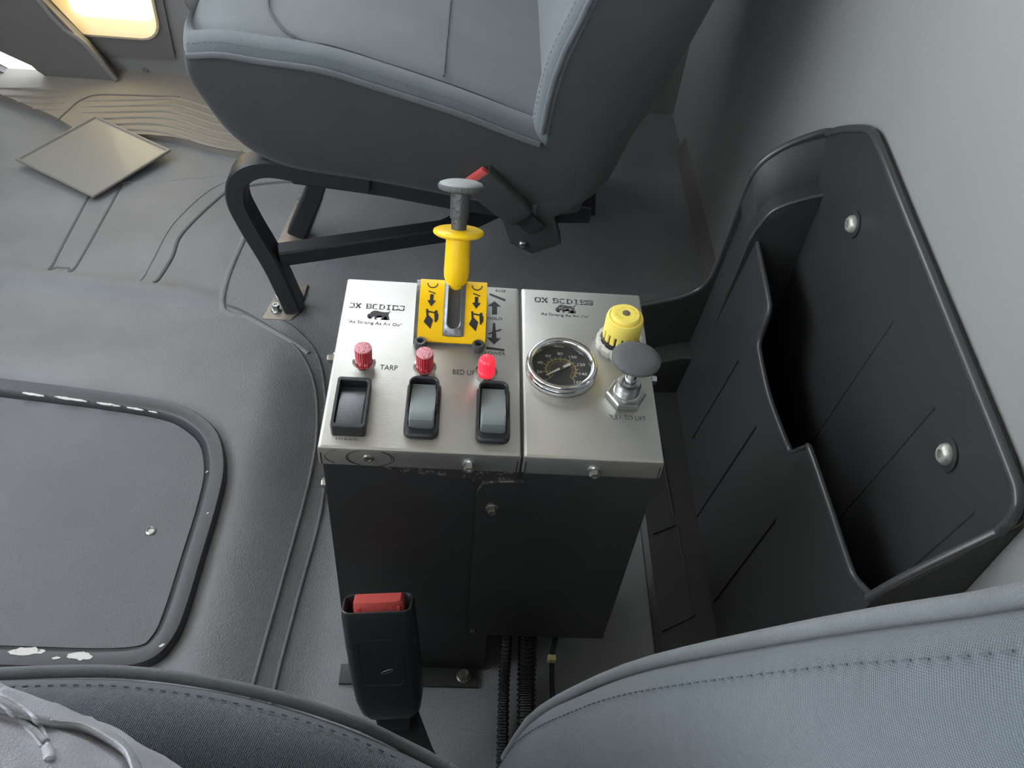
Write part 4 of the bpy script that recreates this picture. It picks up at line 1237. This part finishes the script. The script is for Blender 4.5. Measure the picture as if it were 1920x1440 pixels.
dseat = seat('driver_seat', 'blue-grey fabric driver seat in the foreground', -1, 0.195,
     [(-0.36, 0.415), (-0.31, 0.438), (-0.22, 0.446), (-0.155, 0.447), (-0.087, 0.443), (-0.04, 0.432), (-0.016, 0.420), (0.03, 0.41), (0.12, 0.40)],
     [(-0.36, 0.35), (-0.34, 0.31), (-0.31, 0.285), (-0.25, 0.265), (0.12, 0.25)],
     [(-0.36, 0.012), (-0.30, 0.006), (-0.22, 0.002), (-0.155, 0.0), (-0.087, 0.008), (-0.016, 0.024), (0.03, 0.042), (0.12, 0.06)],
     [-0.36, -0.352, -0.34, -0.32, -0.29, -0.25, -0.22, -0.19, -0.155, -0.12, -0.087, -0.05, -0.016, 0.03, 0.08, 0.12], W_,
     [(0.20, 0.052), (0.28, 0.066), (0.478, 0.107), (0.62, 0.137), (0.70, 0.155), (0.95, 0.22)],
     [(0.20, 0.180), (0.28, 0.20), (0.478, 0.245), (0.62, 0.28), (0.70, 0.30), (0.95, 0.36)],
     [(0.20, -0.050), (0.28, -0.050), (0.40, -0.024), (0.478, -0.001), (0.62, 0.050), (0.70, 0.081), (0.95, 0.16)], (0.20, 0.95), 'fabnear', 'fabsideshade', 'fabnear', (-0.06, -0.04, 0))
obj('seat_base', prism([(-0.28, 0.0), (0.16, 0.0), (0.16, 0.25), (-0.24, 0.268)], 'y', -0.24, 0.14, bev=0.006), 'frame', dseat, angle=30)

# ================================================================== SEAT BELT BUCKLES
def buckle(label, top, down, wdir, wt, wb, th, ln, label_print, group=None):
    """top: centre of the mouth; down: unit vector along the buckle; wdir: width direction"""
    d = Vector(down).normalized()
    wv = (Vector(wdir) - d * Vector(wdir).dot(d)).normalized()
    nv = d.cross(wv).normalized()        # thickness direction
    if nv.y > 0:
        nv = -nv                          # face towards the camera side
    root = empty('seat_belt_buckle', tuple(Vector(top) + d * ln), label, 'buckle')
    def P(u, v, s):
        return tuple(Vector(top) + wv * u + nv * v + d * s)
    def R(wd, t, s, r, off=0.0, tl=0.0):
        return [P(p[0] + off, p[1], s + tl * p[1]) for p in rrect(0, 0, wd, t, r, 4)]
    rings = [R(wt * .88, th * .70, 0.020, th * .18), R(wt * .88, th * .70, 0.001, th * .18), R(wt * .92, th * .78, -0.0006, th * .2), R(wt * .97, th * .92, 0.0, th * .24), R(wt, th, 0.004, th * .26), R(wt * 1.01, th * 1.02, ln * .3, th * .28), R((wt + wb) / 2, th * 1.02, ln * .62, th * .28), R(wb * .98, th * .96, ln * .80, th * .28), R(wb * .88, th * .86, ln * .92, th * .26), R(wb * .70, th * .7, ln * .98, th * .2), R(wb * .5, th * .5, ln, th * .15)]
    bm = loft(rings)
    ho = obj('housing', bm, 'buckle', root, angle=50)
    if label_print:
        # moulded square outline with small oval emblem
        v = th / 2 + 0.0004
        sq = smooth_path([P(p[0] - 0.001, v, ln * .42 + p[1]) for p in rrect(0, 0, wt * .60, ln * .40, 0.006, 3)], 2, True)
        obj('moulded_outline', tube(sq, 0.00035, 5, closed=True), 'buckle', ho)
        ov = [P(0.001 + 0.0052 * math.cos(a) + 0.002, v, ln * .50 - 0.0016 * math.sin(a) - 0.0018 * math.cos(a)) for a in [2 * PI * i / 20 for i in range(20)]]
        obj('emblem', tube(ov, 0.0003, 5, closed=True), 'castgrey', ho)
    obj('mouth_highlight', tube(R(wt * .945, th * .85, -0.0004, th * .22), 0.0009, 6, closed=True), 'rim', ho)  # lighter tube put in as a highlight on the mouth edge
    # release button with ribbed lower face
    b0 = [(-wt * .30, 0.0), (wt * .36, 0.0)]
    pts = [(-wt * .33, -0.004), (-wt * .28, 0.0042), (0, 0.0062), (wt * .30, 0.0046), (wt * .37, -0.003), (wt * .37, -0.004)]
    rings = []
    for (s, k, t0) in ((0.012, 1.0, 0), (0.000, 1.0, 0), (-0.0052, .97, 0), (-0.0068, .9, 0)):
        rings.append([P(a * k, b * k + (0.0016), s) for a, b in [(-wt * .33, -th * .26), (wt * .37, -th * .26), (wt * .37, th * .12), (wt * .30, th * .20), (0, th * .22), (-wt * .26, th * .20), (-wt * .33, th * .12)]])
    bu = obj('release_button', loft(rings), 'red', root, angle=40)
    for i in range(6):
        u = -wt * .25 + wt * .11 * i
        bmx = bmesh.new()
        loft([[P(u - .0011, th * .10, 0.010), P(u + .0011, th * .10, 0.010), P(u + .0011, th * .30, 0.010), P(u - .0011, th * .30, 0.010)], [P(u - .0011, th * .10, -0.0035), P(u + .0011, th * .10, -0.0035), P(u + .0011, th * .27, -0.002), P(u - .0011, th * .27, -0.002)]], bm=bmx)
        obj('rib', bmx, 'red', bu, smooth=False)
    return root, P, ho

bk, P, ho = buckle('large black seat belt buckle standing before the control boxes', (-0.0570, 0.366, 0.2075), (0.014, -0.046, -0.112), (1, 0.0, 0.06), 0.0605, 0.060, 0.028, 0.124, True)
ln = 0.124
rings = [[P(u, v, s) for u, v in ((-w2, -0.002), (w2, -0.002), (w2, 0.002), (-w2, 0.002))] for (w2, s) in ((0.016, ln - 0.004), (0.015, ln + 0.012), (0.013, ln + 0.02))]
obj('latch_tongue', loft(rings), 'buckle', bk, angle=30)
rings = [[P(u + sh, v, s) for u, v in ((-w2, -0.0035), (w2, -0.0035), (w2, -0.0015), (-w2, -0.0015))] for (w2, s, sh) in ((0.018, ln - 0.004, 0.004), (0.019, ln + 0.014, 0.006), (0.016, ln + 0.05, 0.016), (0.016, ln + 0.09, 0.03))]
obj('strap', loft(rings), 'web', bk, angle=30)

b2, P2, ho2 = buckle('small black seat belt buckle against the side of the passenger seat', (0.012, 0.893, 0.272), (0.62, 0.05, -0.60), (0.55, -0.1, 0.75), 0.042, 0.040, 0.018, 0.085, False)
ho2.data.materials[0] = M['buckle2']
rings = [[P2(u, v, s) for u, v in ((-0.012, -0.0025), (0.012, -0.0025), (0.012, 0.0025), (-0.012, 0.0025))] for s in (0.08, 0.11)]
obj('strap', loft(rings), 'web', b2, angle=30)

# ================================================================== CONDUITS AND WIRE
def conduit(name, label, pts, r, pitch):
    path = smooth_path(pts, 40)
    # resample by pitch
    out = [path[0]]
    acc = 0
    for a, b in zip(path, path[1:]):
        acc += (b - a).length
        if acc >= pitch / 4:
            out.append(b)
            acc = 0
    pr = (1.0, 1.0, 0.84, 0.84)
    o = obj(name, tube(out, r, 14, rfun=lambda i: r * pr[i % 4], up=(1, 0, 0)), 'conduit', None, angle=20)
    tag(o, label, 'conduit', 'corrugated conduits under the control boxes')
conduit('corrugated_conduit', 'thin corrugated black conduit, left of the two beside the driver seat', [(0.061, 0.425, 0.10), (0.0625, 0.405, 0.055), (0.063, 0.375, 0.022), (0.0625, 0.32, 0.011), (0.062, 0.26, 0.008), (0.062, 0.20, 0.008)], 0.0062, 0.0032)
conduit('corrugated_conduit', 'thicker corrugated black conduit, right of the two beside the driver seat', [(0.083, 0.430, 0.10), (0.0845, 0.410, 0.058), (0.0855, 0.375, 0.024), (0.086, 0.32, 0.014), (0.088, 0.26, 0.012), (0.09, 0.20, 0.012)], 0.0098, 0.0042)
wr = empty('wire_lead', (0.105, 0.38, 0.012), 'thin black wire with tan end connector below narrower control box', 'wire')
obj('wire', tube(smooth_path([(0.112, 0.41, 0.095), (0.110, 0.403, 0.068), (0.1095, 0.395, 0.05), (0.112, 0.375, 0.022), (0.116, 0.34, 0.006), (0.118, 0.26, 0.004)], 8), 0.0028, 8), 'conduit', wr)
obj('connector', box(0.1045, 0.1125, 0.391, 0.397, 0.050, 0.058, bev=0.0008), 'tan', wr)

# ================================================================== BOARD ON THE FLOOR
A, B, Cc, D = (-0.7238, 1.2278), (-0.640, 1.360), (-0.4938, 1.282), (-0.5752, 1.1452)
bdv = [(-0.7245, 1.229, 0.012), (-0.6355, 1.358, 0.020), (-0.4915, 1.280, 0.014), (-0.5805, 1.151, 0.006)]
ce = sum((Vector(p) for p in bdv), Vector()) / 4
def bl(s, dz):
    return [tuple(ce + (Vector(p) - ce) * s + Vector((0, 0, dz))) for p in bdv]
pb = empty('panel_board', tuple(ce), 'square grey glossy board with raised rim lying on the floor', 'board')
obj('board', loft([bl(0.985, 0.001), bl(0.99, 0.003), bl(0.93, 0.0032), bl(0.92, 0.0022)]), 'panel', pb, angle=20)
bm = loft([bl(0.985, 0.0), bl(1.0, 0.0015), bl(1.0, 0.0035), bl(0.985, 0.0048), bl(0.95, 0.0046), bl(0.94, 0.0030)], True, True, False)
obj('rim', bm, 'paneledge', pb, angle=25)

# ================================================================== PERSON (driver's lap)
def skin(name, verts, edges, radii, m, parent=None, sub=2):
    me = bpy.data.meshes.new(name)
    me.from_pydata(verts, edges, [])
    o = bpy.data.objects.new(name, me)
    COL.objects.link(o)
    md = o.modifiers.new('skin', 'SKIN')
    for i, r in enumerate(radii):
        me.skin_vertices[0].data[i].radius = r
        me.skin_vertices[0].data[i].use_root = (i == 0)
    md.use_smooth_shade = True
    s = o.modifiers.new('sub', 'SUBSURF')
    s.levels = sub
    s.render_levels = sub
    bpy.context.view_layer.update()
    dg = bpy.context.evaluated_depsgraph_get()
    m2 = bpy.data.meshes.new_from_object(o.evaluated_get(dg))
    m2.materials.clear()
    m2.materials.append(M[m])
    o.modifiers.clear()
    o.data = m2
    m2.name = name
    for p in m2.polygons:
        p.use_smooth = True
    if parent:
        o.parent = parent
    return o
YC = -0.055
pv = [(0.04, YC, 0.545), (0.0, -0.035, 0.540), (-0.075, 0.002, 0.538), (-0.150, 0.050, 0.546), (-0.24, 0.062, 0.546), (-0.33, 0.06, 0.538), (-0.44, 0.065, 0.53), (-0.50, 0.066, 0.46), (-0.53, 0.066, 0.30), (-0.57, 0.066, 0.15),
      (0.0, YC - 0.085, 0.54), (-0.12, YC - 0.12, 0.536), (-0.26, YC - 0.14, 0.536), (-0.44, YC - 0.16, 0.53), (-0.50, YC - 0.16, 0.46), (-0.53, YC - 0.16, 0.30), (-0.57, YC - 0.16, 0.15), (0.055, YC, 0.60)]
pe = [(0, 1), (1, 2), (2, 3), (3, 4), (4, 5), (5, 6), (6, 7), (7, 8), (8, 9), (0, 10), (10, 11), (11, 12), (12, 13), (13, 14), (14, 15), (15, 16), (0, 17)]
prad = [(0.10, 0.10)] + [(0.084, 0.086), (0.082, 0.084), (0.102, 0.092), (0.100, 0.088), (0.086, 0.082), (0.075, 0.07), (0.070, 0.068), (0.060, 0.06), (0.055, 0.055), (0.09, 0.086), (0.088, 0.084), (0.085, 0.08), (0.075, 0.07), (0.07, 0.068), (0.06, 0.06), (0.055, 0.055), (0.10, 0.09)]
person = skin('person', pv, pe, prad, 'jean', sub=5)
from mathutils import noise as mn
from mathutils.bvhtree import BVHTree
nrm = [v.normal.copy() for v in person.data.vertices]
for v, nv_ in zip(person.data.vertices, nrm):
    c = v.co.copy()
    q = Vector((c.x * 14 + c.y * 22, c.y * 16 - c.x * 10, c.z * 12))
    f = mn.noise(q) * 0.003 + (0.25 - abs(mn.noise(q * 2.6))) * 0.004
    v.co = c + nv_ * f
tag(person, 'seated person in grey jeans, only the thigh showing', 'person')

bv = BVHTree.FromPolygons([v.co.copy() for v in person.data.vertices], [tuple(p.vertices) for p in person.data.polygons])
def drape(x, y, dz=0.0):
    h = bv.ray_cast(Vector((x, y, 0.8)), Vector((0, 0, -1)))
    return Vector((x, y, (h[0].z if h[0] is not None else 0.53) + dz))
def cord(name, pts, r, m, dz=0.0):
    p2 = [drape(p.x, p.y, dz) for p in smooth_path([(a, b, 0) for a, b in pts], 8)]
    return obj(name, tube(p2, r, 10, flat=0.8), m, person, angle=180)
# pocket flap: a folded layer lying over the thigh
outer_ = smooth_path([(-0.150, 0.1290, 0), (-0.1421, 0.1290, 0), (-0.132, 0.1262, 0), (-0.1155, 0.1190, 0), (-0.1047, 0.1120, 0), (-0.0976, 0.1050, 0), (-0.090, 0.094, 0)], 6)
inner_ = smooth_path([(-0.140, 0.1130, 0), (-0.132, 0.1120, 0), (-0.1249, 0.1110, 0), (-0.1175, 0.1120, 0), (-0.1087, 0.1090, 0), (-0.1007, 0.1040, 0), (-0.093, 0.094, 0)], 6)
rings = []
for a, b in zip(outer_, inner_):
    r_ = []
    for t, dz in ((0.0, 0.0), (0.0, 0.0028), (0.3, 0.0045), (0.7, 0.0048), (0.97, 0.0038), (1.0, 0.0020), (1.0, -0.002)):
        p = a.lerp(b, t)
        r_.append(tuple(drape(p.x, p.y, dz)))
    rings.append(r_)
fl = obj('pocket_flap', loft(rings), 'jean', person, angle=180)
n0 = len(person.data.vertices)
bv = BVHTree.FromPolygons([v.co.copy() for v in person.data.vertices] + [v.co.copy() for v in fl.data.vertices],
                          [tuple(p.vertices) for p in person.data.polygons] + [tuple(k + n0 for k in p.vertices) for p in fl.data.polygons])
cord('side_seam', [(-0.170, 0.130), (-0.152, 0.124), (-0.1411, 0.1195), (-0.1324, 0.1147), (-0.1255, 0.1085), (-0.1215, 0.1030), (-0.1195, 0.1005)], 0.0008, 'jeanseam')
cord('side_seam', [(-0.170, 0.127), (-0.152, 0.121), (-0.1425, 0.1165), (-0.134, 0.1115), (-0.1275, 0.1065), (-0.123, 0.1025)], 0.0006, 'jeanseam')
cord('bar_tack', [(-0.1215, 0.1025), (-0.1195, 0.1000), (-0.1180, 0.0975)], 0.0018, 'jeanseam')
cord('pocket_hem', [(-0.160, 0.112), (-0.1382, 0.1120), (-0.1309, 0.1100), (-0.1226, 0.1045)], 0.0013, 'jean')
cord('flap_stitch', [(-0.1249, 0.1128), (-0.1175, 0.1138), (-0.1087, 0.1106), (-0.1007, 0.1056), (-0.095, 0.098)], 0.0004, 'jeanseam', 0.0002)

bpy.context.view_layer.update()
